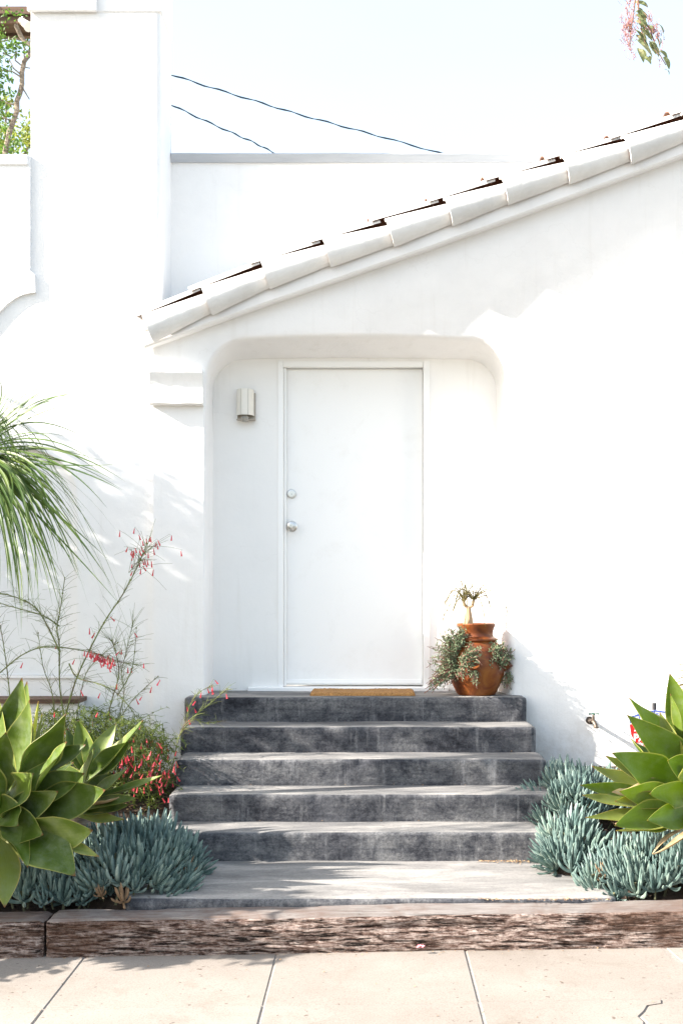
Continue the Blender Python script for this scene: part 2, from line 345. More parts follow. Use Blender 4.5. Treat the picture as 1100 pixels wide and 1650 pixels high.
# ------------------------------------------------------------------ ground and pavement
SL = 0.0165                                      # the street climbs a little to the right
def pz(x): return SL * x
g = MB(); g.grid(40, 40, lambda u, v_: Vector(((u-.5)*2400, (v_-.5)*2400, -.32)))
kind(g.build('ground', M_GROUND, smooth=False), 'structure')
g = MB(); g.grid(4, 1, lambda u, v_: Vector(((u-.5)*80, -6 + v_*9.1, pz((u-.5)*80) - .15)))
kind(g.build('road', M_ASPH, smooth=False), 'structure')
pv = bpy.data.objects.new('pavement', None); C.objects.link(pv); kind(pv, 'structure'); pv.location = (0, 4.5, 0)
g = MB(); 
def slope_box(mb, x0, x1, y0, y1, za, zb, m=0):
    mb.add([(x0,y0,pz(x0)+za),(x1,y0,pz(x1)+za),(x1,y1,pz(x1)+za),(x0,y1,pz(x0)+za),(x0,y0,pz(x0)+zb),(x1,y0,pz(x1)+zb),(x1,y1,pz(x1)+zb),(x0,y1,pz(x0)+zb)],
           [(0,3,2,1),(4,5,6,7),(0,1,5,4),(1,2,6,5),(2,3,7,6),(3,0,4,7)], m)
slope_box(g, -12, 12, 3.3, 5.62, -.3, -.0045)
g.build('joint_bed', M_JOINT, pv, smooth=False)
g = MB(); slope_box(g, -12, 12, 3.1, 3.292, -.3, .0)
g.build('kerb', M_PAVE, pv, bevel=.02)
xs = [-12, -8.0, -3.83, -2.98, -2.12, -1.272, -.42, .418, 1.325, 2.2, 3.05, 7.5, 12]
ys = [(4.752, 5.60), (4.05, 4.746), (3.3, 4.044)]
def panel(pts):
    """a paving panel: plan outline extruded a little, top edge eased"""
    mb = MB(); n = len(pts)
    cx = sum(p[0] for p in pts)/n; cy = sum(p[1] for p in pts)/n
    dz = random.uniform(-.0015, .0015)
    def ring(ins, z):
        out = []
        for p in pts:
            d = Vector((cx-p[0], cy-p[1], 0)); d.normalize()
            out.append(Vector((p[0]+d.x*ins, p[1]+d.y*ins, pz(p[0])+z+dz)))
        return out
    a, b, c = ring(0, -.03), ring(0, -.005), ring(.006, 0)
    mb.add(a+b+c, [(i, (i+1)%n, n+(i+1)%n, n+i) for i in range(n)] + [(n+i, n+(i+1)%n, 2*n+(i+1)%n, 2*n+i) for i in range(n)])
    mb.poly(c)
    return mb
crack = [(1.0, 4.05), (.985, 4.40), (1.01, 4.50), (1.0, 4.56), (1.035, 4.62), (1.06, 4.68), (1.12, 4.70), (1.13, 4.746)]
for i in range(len(xs)-1):
    for y0, y1 in ys:
        j = .0028
        if abs(xs[i]-.418) < 1e-6 and y0 == 4.05:       # this panel has a ragged crack across it
            L = [(xs[i]+j, y0), ] + [(x-.003, y) for x, y in crack] + [(xs[i]+j, y1)]
            Rr = [(x+.003, y) for x, y in crack] + [(xs[i+1]-j, y1), (xs[i+1]-j, y0)]
            for pts in (L, Rr): panel(pts).build('paving_panel', M_PAVE, pv, smooth=False)
            continue
        if abs(xs[i]-1.325) < 1e-6 and y0 == 4.752:
            pts = [(xs[i]+.13, y0), (xs[i+1]-j, y0), (xs[i+1]-j, y1), (xs[i]-.03, y1), (xs[i]+.0, 5.25), (xs[i]+.06, 5.1), (xs[i]+.09, 4.9)]
        elif abs(xs[i+1]-1.325) < 1e-6 and y0 == 4.752:
            pts = [(xs[i]+j, y0), (xs[i+1]+.11, y0), (xs[i+1]+.07, 4.9), (xs[i+1]+.04, 5.1), (xs[i+1]-.02, 5.25), (xs[i+1]-.055, y1), (xs[i]+j, y1)]
        else:
            pts = [(xs[i]+j, y0), (xs[i+1]-j, y0), (xs[i+1]-j, y1), (xs[i]+j, y1)]
        panel(pts).build('paving_panel', M_PAVE, pv, smooth=False)

def soil_z(x, y):
    t = max(0, min(1, (y - 5.75) / 1.6))
    return .13 + pz(x) + .36 * t + .02*nz(x*3, y*3) + .012*nz(x*11, y*11)
def bed(x0, x1):
    mb = MB(); mb.grid(40, 40, lambda u, v_: Vector((x0+(x1-x0)*u, 5.60+(7.72-5.60)*v_, soil_z(x0+(x1-x0)*u, 5.60+2.12*v_))))
    return kind(mb.build('garden_soil', M_SOIL), 'structure')
bed(-4.5, -1.1); bed(1.0, 4.2)

# ------------------------------------------------------------------ house
house = thing('house', 'white stucco house with arched door recess, square tower and tiled lean-to roof', 'house', (0, 7.62, 0))
YW, YT, YB, YR = 7.62, 7.66, 7.96, 8.06
s258 = F/YW
XL = -1.361; XRT = 2.9
# roof line along the rake (photo px at the depth of the tiles)
YTILE = 7.50
fas_bot = [(236,559),(420,492),(560,444),(700,396),(850,342),(1000,287),(1100,250),(1330,166)]
fas_top = [(236,541),(340,503),(440,467),(540,431),(635,398),(735,361),(825,327),(918,293),(1018,257),(1100,227),(1330,143)]
def interp(tab, x):
    for (a, b), (c, d) in zip(tab, tab[1:]):
        if x <= c: return b + (d-b)*(x-a)/(c-a)
    return tab[-1][1]
def rake_z(X):                              # underside of the fascia at wall X
    px = 598 + X*F/7.52
    return Z_(interp(fas_bot, px), 7.52)
# door recess outline: N points from bottom-left up, over and down
def recess(xl, xr, ztop, rl, rr, bow, n=14, zb=.0, zm=.96):
    pts = [(xl, zb)]
    for i in range(9): pts.append((xl, zm + (ztop-rl-bow-zm)*i/8))
    for i in range(1, n+1):
        q = math.pi - math.pi/2*i/n
        pts.append((xl + rl + rl*math.cos(q), ztop-bow - rl + rl*math.sin(q)))
    for i in range(1, n):
        t = i/n; pts.append((xl+rl + (xr-rr-xl-rl)*t, ztop - bow + bow*math.sin(math.pi*t)))
    for i in range(0, n+1):
        q = math.pi/2 - math.pi/2*i/n
        pts.append((xr - rr + rr*math.cos(q), ztop-bow - rr + rr*math.sin(q)))
    for i in range(1, 9): pts.append((xr, ztop-rr-bow + (zm-(ztop-rr-bow))*i/8))
    pts.append((xr, zb))
    return pts
fr = recess(-1.035, .872, Z_(538, YW), .27, .27, .022)
bk = recess(-1.030, .812, Z_(577, YB), .21, .20, .008)
# blend: bulging soft lip
rings = []
for k in range(9):
    t = k/8; y = YW + (YB-YW)*(t if k else 0)
    e = t**.72
    rings.append([Vector((a[0]+(b[0]-a[0])*e, y, a[1]+(b[1]-a[1])*e)) for a, b in zip(fr, bk)])
lip = [Vector((a[0]*1.0 + (-.012 if a[0] < 0 else .03)*(1), YW, a[1] + (.012 if a[1] > 2.6 else 0))) for a in fr]
rings[0] = lip
rings.insert(1, [Vector((p.x, YW+.012, p.z)) for p in [l*.35 + r*.65 for l, r in zip(lip, rings[1])]])
for rg in rings:
    for p in rg:
        p.x += .003*nz(p.z*3, p.y*5); p.z += .003*nz(p.x*3, 4.2)
mb = MB()
outline = [Vector((XL, YW, 0))]
for i in range(1, 30): outline.append(Vector((XL + .0035*nz(i*.7), YW, rake_z(XL)*i/30)))
for i in range(0, 41): 
    X = XL + (XRT-XL)*i/40; outline.append(Vector((X, YW, rake_z(X)+.06)))
outline.append(Vector((XRT, YW, 0)))
outline += list(reversed(rings[0]))
mb.poly(outline)
nn_ = len(rings[0])
vs = [p for rg in rings for p in rg]
mb.add(vs, [(k*nn_+i, k*nn_+i+1, (k+1)*nn_+i+1, (k+1)*nn_+i) for k in range(len(rings)-1) for i in range(nn_-1)])
left = [p for p in outline[:31]]
mb.add(left + [Vector((p.x+.004, YT+.05, p.z)) for p in left], [(i, i+1, 31+i+1, 31+i) for i in range(30)])
bmw = mb.build('porch_wall', M_STUC, house)
# weld the wall's pieces so the lip shades as one soft edge
me = bmw.data; bm = bmesh.new(); bm.from_mesh(me); bmesh.ops.remove_doubles(bm, verts=bm.verts, dist=1e-5); bmesh.ops.recalc_face_normals(bm, faces=bm.faces); bm.to_mesh(me); bm.free()
me.set_sharp_from_angle(angle=R(50))
# right side and rear of the porch volume, closed
mb = MB(); mb.box(XRT-.02, XRT, YW+.002, 11, 0, rake_z(XRT)); mb.box(-1.33, XRT-.03, 8.4, 8.45, 0, 4.4); mb.build('rear_wall', M_STUC, house, smooth=False)
# recess back wall around the door
s_b = F/YB
dx0, dx1, dzt = X_(449, YB), X_(690, YB), Z_(583, YB)
mb = MB()
pts = [(-1.12, .8), (-1.12, 3.3), (.95, 3.3), (.95, .8), (dx1, .8), (dx1, dzt), (dx0, dzt), (dx0, .8)]
mb.poly([Vector((x, YB, z)) for x, z in pts]); mb.build('recess_wall', M_PLAST, house, smooth=False)
# door frame
fw = .030
mb = MB(); mb.box(dx0-.004, dx0+fw, YB-.010, YB+.12, .96, dzt+.004); mb.build('door_jamb', M_TRIM, house, smooth=False, bevel=.004)
mb = MB(); mb.box(dx1-fw-.004, dx1+.006, YB-.014, YB+.12, .96, dzt+.004); mb.build('door_jamb', M_TRIM, house, smooth=False, bevel=.004)
mb = MB(); mb.box(dx0+fw+.0005, dx1-fw-.0045, YB-.009, YB+.12, dzt-fw-.004, dzt+.003); mb.build('door_head', M_TRIM, house, smooth=False, bevel=.004)
mb = MB(); mb.box(dx0+fw+.001, dx0+fw+.018, YB+.02, YB+.05, .99, dzt-fw-.005); mb.build('door_stop', M_TRIM, house, smooth=False, bevel=.003)
mb = MB(); mb.box(-.80, .50, YB-.05, YB+.10, .955, .985); mb.build('threshold', M_TRIM, house, smooth=False, bevel=.005)
mb = MB(); yd = YB+.055
mb.box(dx0+fw+.002, dx1-fw-.0065, yd, yd+.045, .994, dzt-fw-.007)
door = mb.build('door', M_DOOR, house, smooth=False, bevel=.003)
mb = MB(); mb.box(dx0+fw+.01, dx1-fw-.014, yd-.012, yd-.0005, 1.004, 1.032); mb.build('door_sweep', M_TRIM, door, smooth=False, bevel=.003)
def disc(mb, c, prof, n=28, m=0):           # lathe about the -Y axis
    vs = []; 
    for r, d in prof:
        for k in range(n):
            q = 2*math.pi*k/n; vs.append((c[0]+r*math.cos(q), c[1]-d, c[2]+r*math.sin(q)))
    mb.add(vs, [(i*n+k, i*n+(k+1)%n, (i+1)*n+(k+1)%n, (i+1)*n+k) for i in range(len(prof)-1) for k in range(n)], m)
c = at(470, 796, yd)
mb = MB(); disc(mb, c, [(.030,0),(.030,.008),(.026,.016),(.020,.017),(.0195,.014),(.017,.014),(.0165,.018),(0.0001,.018)]); mb.box(c.x-.0012, c.x+.0012, yd-.0195, yd-.0185, c.z-.007, c.z+.002, 1)
mb.build('deadbolt', [M_CHROME, M_KEY], door)
c = at(470, 848, yd)
mb = MB(); disc(mb, c, [(.037,0),(.036,.006),(.030,.011),(.016,.014),(.0135,.024),(.018,.032),(.026,.040),(.0275,.050),(.0245,.060),(.016,.064),(.0125,.0645),(.0122,.061),(.0095,.061),(.009,.066),(.0001,.066)]); mb.box(c.x-.001, c.x+.001, yd-.0675, yd-.0662, c.z-.005, c.z+.004, 1)
mb.build('door_knob', [M_CHROME, M_KEY], door)
# tower and left wall (one stucco plane with a blind arched niche)
XTL, XTR = X_(50, YT), X_(259, YT)
ZLW = Z_(252, YT)
hole = []
ncx, nhw, nsp, nrise, nzb = -2.175, .331, Z_(800, YT), .30, Z_(1088, YT)
for i in range(25):
    q = math.pi*i/24; hole.append(Vector((ncx + nhw*math.cos(q), YT, nsp + nrise*math.sin(q))))
hole += [Vector((ncx-nhw, YT, nzb)), Vector((ncx+nhw, YT, nzb))]
bm = bmesh.new()
out = [(-3.4, 0), (XTR-.03, 0)] + [(XTR-.03 + .003*nz(i*.9, 7), 5.26*i/26) for i in range(1, 26)] + [(XTR-.03, 5.26), (XTL, 5.26), (XTL, ZLW-.02), (-3.4, ZLW-.02)]
for loop in ([Vector((x, YT, z)) for x, z in out], hole):
    vv = [bm.verts.new(p) for p in loop]
    for i in range(len(vv)): bm.edges.new((vv[i], vv[(i+1) % len(vv)]))
bmesh.ops.triangle_fill(bm, use_beauty=True, use_dissolve=False, edges=bm.edges[:])
mb = MB(); bm.verts.index_update()
mb.add([v_.co.copy() for v_ in bm.verts], [tuple(v_.index for v_ in f.verts) for f in bm.faces]); bm.free()
nd = .05
mb.add(hole + [Vector((p.x - (p.x-ncx)*.03, YT+nd, p.z)) for p in hole], [(i, (i+1) % 27, 27+(i+1) % 27, 27+i) for i in range(27)])
mb.poly([Vector((p.x - (p.x-ncx)*.03, YT+nd, p.z)) for p in hole])
def corner(u, v_):                       # softly rounded right edge of the tower, then its side
    z = 5.26*u; q = min(1, v_/.6)*math.pi/2
    x = XTR - .03 + .03*math.sin(q); y = YT + .03 - .03*math.cos(q) + (max(0, v_-.6)/.4)*.38
    lean = -.018*(1-u) * 1.0
    return Vector((x + .003*nz(z*2.6*.9, 7)*1 + 0*lean, y, z))
mb.grid(26, 10, corner)
mb.box(XTL+.01, XTR-.02, YT+.36, YT+.405, 3, 5.26)
mb.add([(XTL, YT, ZLW-.02), (XTL, YT+.4, ZLW-.02), (XTL, YT+.4, 5.26), (XTL, YT, 5.26)], [(0,1,2,3)])
mb.build('tower', M_STUC, house)
# tower cap: a band, its left half standing further out
zc = Z_(20, YT)
mb = MB(); mb.box(XTL-.006, XTR+.008, YT-.006, YT+.415, zc, zc+.6); mb.build('tower_cap', M_STUC, house, smooth=False, bevel=.008)
mb = MB(); mb.box(XTL-.016, X_(158, YT), YT-.030, YT-.0065, zc-.005, zc+.6); mb.build('cap_block', M_STUC, house, smooth=False, bevel=.008)
# left wall: upper part stands proud, ending in a scroll shoulder
p_ = .022; YL = YT-p_
sc = [(-3.4, ZLW), (-3.4, Z_(560, YL))]
for px, py in [(-60,560),(-20,525),(0,502),(12,490),(24,481),(36,475),(48,472),(57,471)]: sc.append((X_(px, YL), Z_(py, YL)))
sc += [(X_(56, YL), Z_(442, YL)), (X_(48.5, YL), Z_(436, YL)), (X_(48.5, YL), ZLW)]
mb = MB(); a = [Vector((x, YL, z)) for x, z in sc]; b_ = [Vector((x, YT+.25, z)) for x, z in sc]; n = len(a)
mb.poly(a); mb.add(a+b_, [(i, (i+1) % n, n+(i+1) % n, n+i) for i in range(n)])
mb.build('shoulder_wall', M_STUC, house, smooth=False)
mb = MB(); mb.box(-3.4, X_(48, YT), YL-.012, YT+.27, ZLW-.065, ZLW+.004); mb.build('wall_coping', M_STUC, house, smooth=False, bevel=.01)
# niche sill and bed edging
mb = MB(); mb.box(ncx-nhw-.03, X_(122, YT), YT-.02, YT+.04, nzb-.02, nzb); mb.build('niche_sill', M_STUC, house, smooth=False, bevel=.004)
mb = MB(); mb.box(-3.2, X_(128, 7.45), 7.43, 7.655, Z_(1126, 7.45)-.028, Z_(1126, 7.45)); mb.build('wooden_ledge', M_BEAM, house, smooth=False, bevel=.003)
mb = MB(); mb.box(-3.2, X_(124, 7.45), 7.47, 7.655, 0, Z_(1126, 7.45)-.029); mb.build('ledge_wall', M_STUC, house, smooth=False)
# parapet behind the lean-to roof
zr = Z_(262, YR)
mb = MB(); mb.grid(30, 14, lambda u, v_: Vector((-1.42+4.4*u, YR + .003*nz(u*20, v_*8), 2.3 + (zr-2.3)*v_))); mb.build('parapet_wall', M_STUC, house)
mb = MB(); zk = Z_(246, YR-.045); pk = [(YR-.020, zr-.003), (YR-.045, zk-.006), (YR-.040, zk), (YR+.3, zk), (YR+.3, zr-.003)]  # front leans out at the top, shaped to keep the sun off
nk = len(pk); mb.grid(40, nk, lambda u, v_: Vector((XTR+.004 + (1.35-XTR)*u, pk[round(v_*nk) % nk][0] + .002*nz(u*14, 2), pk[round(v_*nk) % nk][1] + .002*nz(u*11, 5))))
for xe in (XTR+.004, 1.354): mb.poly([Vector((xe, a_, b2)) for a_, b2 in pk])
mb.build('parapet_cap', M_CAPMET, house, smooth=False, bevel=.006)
# corbel moulding
pr = [(0, 0), (.072, 0), (.078, -.010), (.074, -.022), (.058, -.045), (.046, -.075), (.040, -.11), (.040, -.145), (.046, -.170), (.058, -.186), (.060, -.200), (.050, -.207), (0, -.209)]
zt = Z_(597, YW-.07)
mb = MB(); nx = 16
mb.grid(nx, len(pr)-1, lambda u, v_: Vector((XL-.012 + (-1.046-XL+.012)*u, YW - pr[round(v_*(len(pr)-1))][0] + .002*nz(u*5, v_*4), zt + pr[round(v_*(len(pr)-1))][1] + .004*nz(u*3))))
for xe in (XL-.012, -1.046): mb.poly([Vector((xe, YW-a_, zt+b2)) for a_, b2 in pr])
mb.build('corbel', M_STUC, house)
# fascia
mb = MB(); k = 46; YF = 7.525
def fz(i): 
    px = 232 + (1330-232)*i/k; return px
fv = []
for i in range(k+1):
    px = fz(i); x = X_(px, YF); zb = Z_(interp(fas_bot, px), YF) + .003*nz(i*.8); zt2 = Z_(interp(fas_top, px), YF)+.03
    fv += [Vector((x, YW+.03, zb+.004)), Vector((x, YF+.012, zb)), Vector((x, YF, zb+.012)), Vector((x, YF+.003*nz(i*.5, 2), zt2)), Vector((x, YW+.03, zt2))]
mb.add(fv, [(i*5+j, i*5+j+1, (i+1)*5+j+1, (i+1)*5+j) for i in range(k) for j in range(4)] + [(0,1,2,3,4)])
mb.build('fascia', M_STUC, house)
# roof: deck + barrel tiles
roof = MB()
dk = []
for i in range(k+1):
    px = fz(i); x = X_(px, YF); zt2 = Z_(interp(fas_top, px), YF)+.04
    dk += [Vector((x, YF+.02, zt2-.03)), Vector((x, YF+.02, zt2)), Vector((x, YR-.005, zt2)), Vector((x, YR-.005, zt2-.03))]
roof.add(dk, [(i*4+j, i*4+(j+1) % 4, (i+1)*4+(j+1) % 4, (i+1)*4+j) for i in range(k) for j in range(4)] + [(0,1,2,3)])
roof_o = roof.build('roof', M_CLAY, house, smooth=False)
def barrel(p0, p1, r0, r1, a0, a1, thick, ry=1.0, nseg=12, jit=0, tilt=0):
    """half-barrel tile from its lower end p0 to upper end p1; arc a0..a1 (deg, 0 = towards camera, 90 = up)"""
    mb = MB(); ax = (p1-p0); L = ax.length; ax.normalize()
    fwd = Vector((0,-1,0)); up = ax.cross(fwd); 
    if up.z < 0: up = -up
    seed = random.random()*50
    def pt(u, v_, rr):
        r = (r0+(r1-r0)*u) + rr; a = R(a0+(a1-a0)*v_)
        w = 1 + .03*nz(seed+u*3, v_*3)
        return p0 + ax*(L*u + .004*nz(seed, v_*4)) + (fwd*math.cos(a)*r + up*math.sin(a)*r*ry)*w
    nu = 6
    mb.grid(nu, nseg, lambda u, v_: pt(u, v_, 0), 0)
    mb.grid(nu, nseg, lambda u, v_: pt(u, v_, -thick), 1)
    for u in (0, 1): mb.grid(1, nseg, lambda q, v_, u=u: pt(u, v_, -thick*q), 0 if u == 0 and ry == 1 else 1)
    for v2 in (0, 1): mb.grid(1, nu, lambda q, u, v2=v2: pt(u, v2, -thick*q), 1)
    return mb
# visible rake joints (px): lower-left start of each rake tile, on the tile's top line
tops = [(236,514),(330,470),(425,428),(524,392),(624,360),(718,326),(808,293),(906,260),(1003,227),(1100,190),(1196,155),(1292,120)]
YC = 7.522
for i in range(len(tops)-1):
    (x0, y0), (x1, y1) = tops[i], tops[i+1]
    a = at(x0, y0, YC); b_ = at(x1, y1, YC)
    d = (b_-a).normalized(); nrm = Vector((d.z, 0, -d.x))            # towards the wall side (down)
    if nrm.z > 0: nrm = -nrm
    jr = random.uniform(-.004, .004)
    p0 = a + nrm*(.066+jr) - d*.012; p1 = b_ + nrm*(.078+jr) + d*.04
    barrel(p0 + Vector((0,-.012,0)), p1, .094, .062, -82, 96, .014).build('roof_tile', [M_TILE, M_CLAY], roof_o)
# the rows of cover tiles behind: low barrels whose front edge shows above the rake tiles
up_t = [(219,520),(309,477),(404,434),(501,399),(598,366),(692,334),(783,300),(880,267),(984,232),(1082,194),(1178,159),(1274,124),(1370,90)]
for row, yrow in enumerate((7.665, 7.905)):
    for i in range(len(up_t)-1):
        (x0, y0), (x1, y1) = up_t[i], up_t[i+1]
        a = at(x0, y0, 7.56); b_ = at(x1, y1, 7.56); d = (b_-a).normalized()
        jr = random.uniform(-.003, .005)
        upn = Vector((-d.z, 0, d.x))
        p0 = a + upn*(.032+jr) - d*.0; p1 = b_ + upn*(.012+jr) + d*.065
        p0.y = p1.y = yrow
        barrel(p0, p1, .118, .100, -4, 184, .013, .42).build('roof_tile', [M_TILE, M_CLAY], roof_o)

# ------------------------------------------------------------------ steps
steps = thing('concrete_steps', 'flight of five stained grey concrete steps leading up to the white door', 'steps', (0, 7.0, 0))
RS, TR = .153, .28
lefts = [-1.149,-1.131,-1.113,-1.105,-1.09]; rights = [.954,.974,.996,1.0,1.01]
def step_mesh(xl, xr, yf, yb, zb, zt, rn=.022, seed=0, sheet=None):
    prof = [(yf+.004, zb-.02, 0), (yf+.004, zb, 0)]
    nr = 6
    for i in range(1, nr): prof.append((yf + .004*(1-i/nr), zb + (zt-rn-zb)*i/nr, 0))
    for i in range(6):
        q = math.pi/2*i/5; prof.append((yf + rn - rn*math.cos(q), zt - rn + rn*math.sin(q), 0 if i < 3 else 1))
    nt = 6
    for i in range(1, nt+1): prof.append((yf+rn + (yb-yf-rn)*i/nt, zt, 1))
    nx = 130; mb = MB()
    vs = []
    for i in range(nx+1):
        x = xl + (xr-xl)*i/nx
        e = min(i, nx-i)/nx*(xr-xl)
        rnd = .02*max(0, 1-e/.03)**2
        for y, z, m in prof:
            wob = .008*nz(x*2.3, z*3+seed, y) + .004*nz(x*9, z*9+seed, y*9) + max(0, nz(x*14+seed*3, seed)-.38)*.045*(1 if z > zt-.03 and y < yf+.04 else 0)
            yy = y + (wob if y < yb-.02 else 0) + (rnd if y < yf+.1 else 0)
            zz = z + (.004*nz(x*1.7+seed, y*4) - rnd*.6 if z > zb+.05 else 0)
            vs.append(Vector((x, yy, zz)))
    m_ = len(prof)
    for i in range(nx):
        pass
    fr_, tr_ = [], []
    for i in range(nx):
        for j in range(m_-1):
            (tr_ if prof[j][2] else fr_).append((i*m_+j, i*m_+j+1, (i+1)*m_+j+1, (i+1)*m_+j))
    base = len(mb.v); mb.add(vs, fr_, 0)
    for q in tr_: mb.f.append([base+i for i in q]); mb.m.append(1)
    for i in (0, nx):
        pts = [vs[i*m_+j].copy() for j in range(m_)] + [Vector((vs[i*m_].x, yb, zb-.02))]
        mb.poly(pts, 0)
    return mb
for k_ in range(5):
    zt = .96 - RS*k_; yf = 7.5 - TR*k_; yb = (YB+.05 if k_ == 0 else 7.5 - TR*(k_-1) + .02)
    step_mesh(lefts[k_], rights[k_], yf, yb, zt-RS-.0, zt, seed=k_*7.3).build('step', [M_RISER, M_TREAD], steps)
# body below the landing so nothing floats
mb = MB(); mb.box(-1.05, .9, 6.46, 7.9, -.1, .20); mb.box(-1.05, .9, 7.1, 7.9, .19, .6); mb.build('step_core', M_RISER, steps, smooth=False)
sl = step_mesh(-1.14, 1.13, 5.61, 6.42, .04, .195, .03, 50).build('path', [M_RISER, M_SLAB]); kind(sl, 'structure')

# ------------------------------------------------------------------ sleepers
def sleeper(x0, x1, label, seed):
    t = MB(); nx = 220 if x1-x0 > 2 else 70
    y0, y1, z0, z1 = 5.425, 5.60, -.03, .166
    prof = []
    nf, ntp = 16, 10
    for i in range(nf+1): prof.append((y0, z0+(z1-z0)*i/nf))
    for i in range(1, ntp+1): prof.append((y0+(y1-y0)*i/ntp, z1))
    for i in range(1, 4): prof.append((y1, z1-(z1-z0)*i/3))
    m_ = len(prof); vs = []
    for i in range(nx+1):
        x = x0 + (x1-x0)*i/nx
        for j, (y, z) in enumerate(prof):
            crk = nz(x*1.1+seed, z*30, y*22)
            gr = max(0, .18 - abs(crk))/.18
            d = .012*nz(x*1.6+seed, z*5, y*5) + .006*nz(x*7+seed, z*26, y*26) - .010*gr*(nz(x*2+seed, 3) > -.1)
            edge = .012 if j in (nf,) else (.006 if j in (nf-1, nf+1) else 0)
            ee = min(x-x0, x1-x); edx = .012*max(0, 1-ee/.02)
            yy, zz = y, z
            if j <= nf: yy = y - d + edge + edx
            elif j <= nf+ntp: zz = z + d*.6 - edx
            if j == nf: zz -= .010
            vs.append(Vector((x, yy, zz + pz(x))))
    fs = [(i*m_+j, i*m_+(j+1) % m_, (i+1)*m_+(j+1) % m_, (i+1)*m_+j) for i in range(nx) for j in range(m_)]
    t.add(vs, fs); t.m = [1 if nf <= (k_ % m_) < nf+ntp else 0 for k_ in range(len(fs))]
    for i in (0, nx): t.poly([vs[i*m_+j].copy() for j in range(m_)])
    return tag(t.build('timber_sleeper', [M_WOOD, M_WOODTOP], origin=((x0+x1)/2, 5.5, 0)), label, 'timber beam', 'old sleepers edging the pavement')
xj = X_(72, 5.43)
sleeper(xj+.006, 2.75, 'long weathered brown timber sleeper below the pale concrete path', 3.0)
sleeper(-3.4, xj-.006, 'weathered timber sleeper cut off by the left edge, below the left agave', 31.0)

# ------------------------------------------------------------------ things at the door
t = thing('wall_lamp', 'cream half-round wall lamp beside the door', 'lamp', tuple(at(397, 680, YB)))
yl = YB - .001; xa, xb = X_(383, YB), X_(412, YB)
mb = MB(); mb.box(xa+.0, xb, yl-.018, yl, Z_(678, YB), Z_(634, YB)); mb.build('back_plate', M_LPLATE, t, smooth=False, bevel=.002)
mb = MB(); xc = X_(396, YB); r = .056; zt_, zb_ = Z_(627, YB-.06), Z_(669, YB-.06)
prof = []
for i in range(15):
    q = math.pi + math.pi*i/14; prof.append((xc + r*math.cos(q), yl-.02 + .075*math.sin(q)))
mb.grid(1, 14, lambda u, v_: Vector((*prof[round(v_*14)], zb_ + (zt_-zb_)*u)))
mb.grid(1, 14, lambda u, v_: Vector((xc+(prof[round(v_*14)][0]-xc)*.93, yl-.02+(prof[round(v_*14)][1]-yl+.02)*.93, zb_ + (zt_-.004-zb_)*u)))
mb.poly([Vector((x, y, zt_)) for x, y in prof]); mb.build('lamp_shade', M_LSHADE, t)
mb = MB()
for i in (5, 9):
    x, y = prof[i]; mb.tube([(x, y-.001, zb_+.002), (x, y-.001, zt_-.002)], .0012, n=4)
mb.build('shade_seam', M_LPLATE, t)
mb = MB(); mb.lathe([(.0001,-.028),(.020,-.028),(.027,-.018),(.027,.0),(.022,.012),(.0001,.016)], (xc, yl-.05, zb_-.012), 16); mb.build('glass_bulb', M_GLASS, t)
mb = MB(); mb.box(xa-.002, xb+.002, yl-.06, yl-.0185, Z_(678, YB)-.001, Z_(678, YB)+.004); mb.build('base_tray', M_LPLATE, t, smooth=False, bevel=.001)

mx0, mx1 = X_(500, 7.62), X_(668, 7.62)
def mat_pt(u, v_):
    x = mx0 + (mx1-mx0)*u; y = 7.545 + .33*v_
    e = min(u*(mx1-mx0), (1-u)*(mx1-mx0), v_*.33, (1-v_)*.33)
    z = .966 + .016*min(1, (e/.014))**.5 + .0035*nz(x*60, y*60) + .004*nz(x*9, y*9)
    return Vector((x + .006*nz(y*40, 3), y + .005*nz(x*40, 9), z if e > 1e-6 else .962))
mb = MB(); mb.grid(130, 60, mat_pt); mb.add([mat_pt(0,0), mat_pt(1,0), mat_pt(1,1), mat_pt(0,1)], [(0,1,2,3)])
tag(mb.build('doormat', M_COIR, origin=((mx0+mx1)/2, 7.7, .962)), 'brown coir doormat lying on the top step before the door', 'doormat')

# strawberry pot
PC = Vector((X_(767, 7.65), 7.655, .962))
t = thing('strawberry_pot', 'glazed brown terracotta strawberry jar on the top step', 'plant pot', tuple(PC))
k1 = F/7.65
pr = [(.001,0),(.118,0),(.128,.010),(.150,.055),(.172,.105),(.183,.150),(.186,.185),(.180,.225),(.166,.265),(.150,.298),(.137,.318),(.128,.330),(.131,.336),(.139,.342),(.139,.350),(.128,.356),(.112,.364),(.107,.376),(.108,.392),(.114,.412),(.122,.430),(.125,.440),(.121,.446),(.110,.444),(.104,.430),(.098,.395),(.001,.395)]
pr = [(r_*.97, z_) for r_, z_ in pr]
mb = MB(); mb.lathe(pr, PC, 48); mb.build('jar', M_POT, t)
def pocket(ang, z, r=.045):
    d = Vector((math.cos(ang), math.sin(ang), 0)); s_ = Vector((-math.sin(ang), math.cos(ang), 0)); up = Vector((0,0,1))
    rb = .168
    def f(u, v_):                # a little cup lip pushed out of the jar wall
        q = math.pi + math.pi*v_ 
        out = u*.062
        return PC + up*(z + out*.55) + d*(rb + out*(.55-.45*math.sin(q)*1.0)) + s_*(math.cos(q)*r*(1-.15*u)) + up*(math.sin(q)*r*.72*(1-.25*u))
    m_ = MB(); m_.grid(6, 14, f); m_.grid(6, 14, lambda u, v_: f(u, v_) - d*.010 + up*.012)
    m_.grid(1, 14, lambda u, v_: f(1, v_) - (d*.010 - up*.012)*u)
    return m_
for ang, z in ((R(-12), .17), (R(-100), .165), (R(188), .17)): pocket(ang, z).build('pocket', M_POT, t)
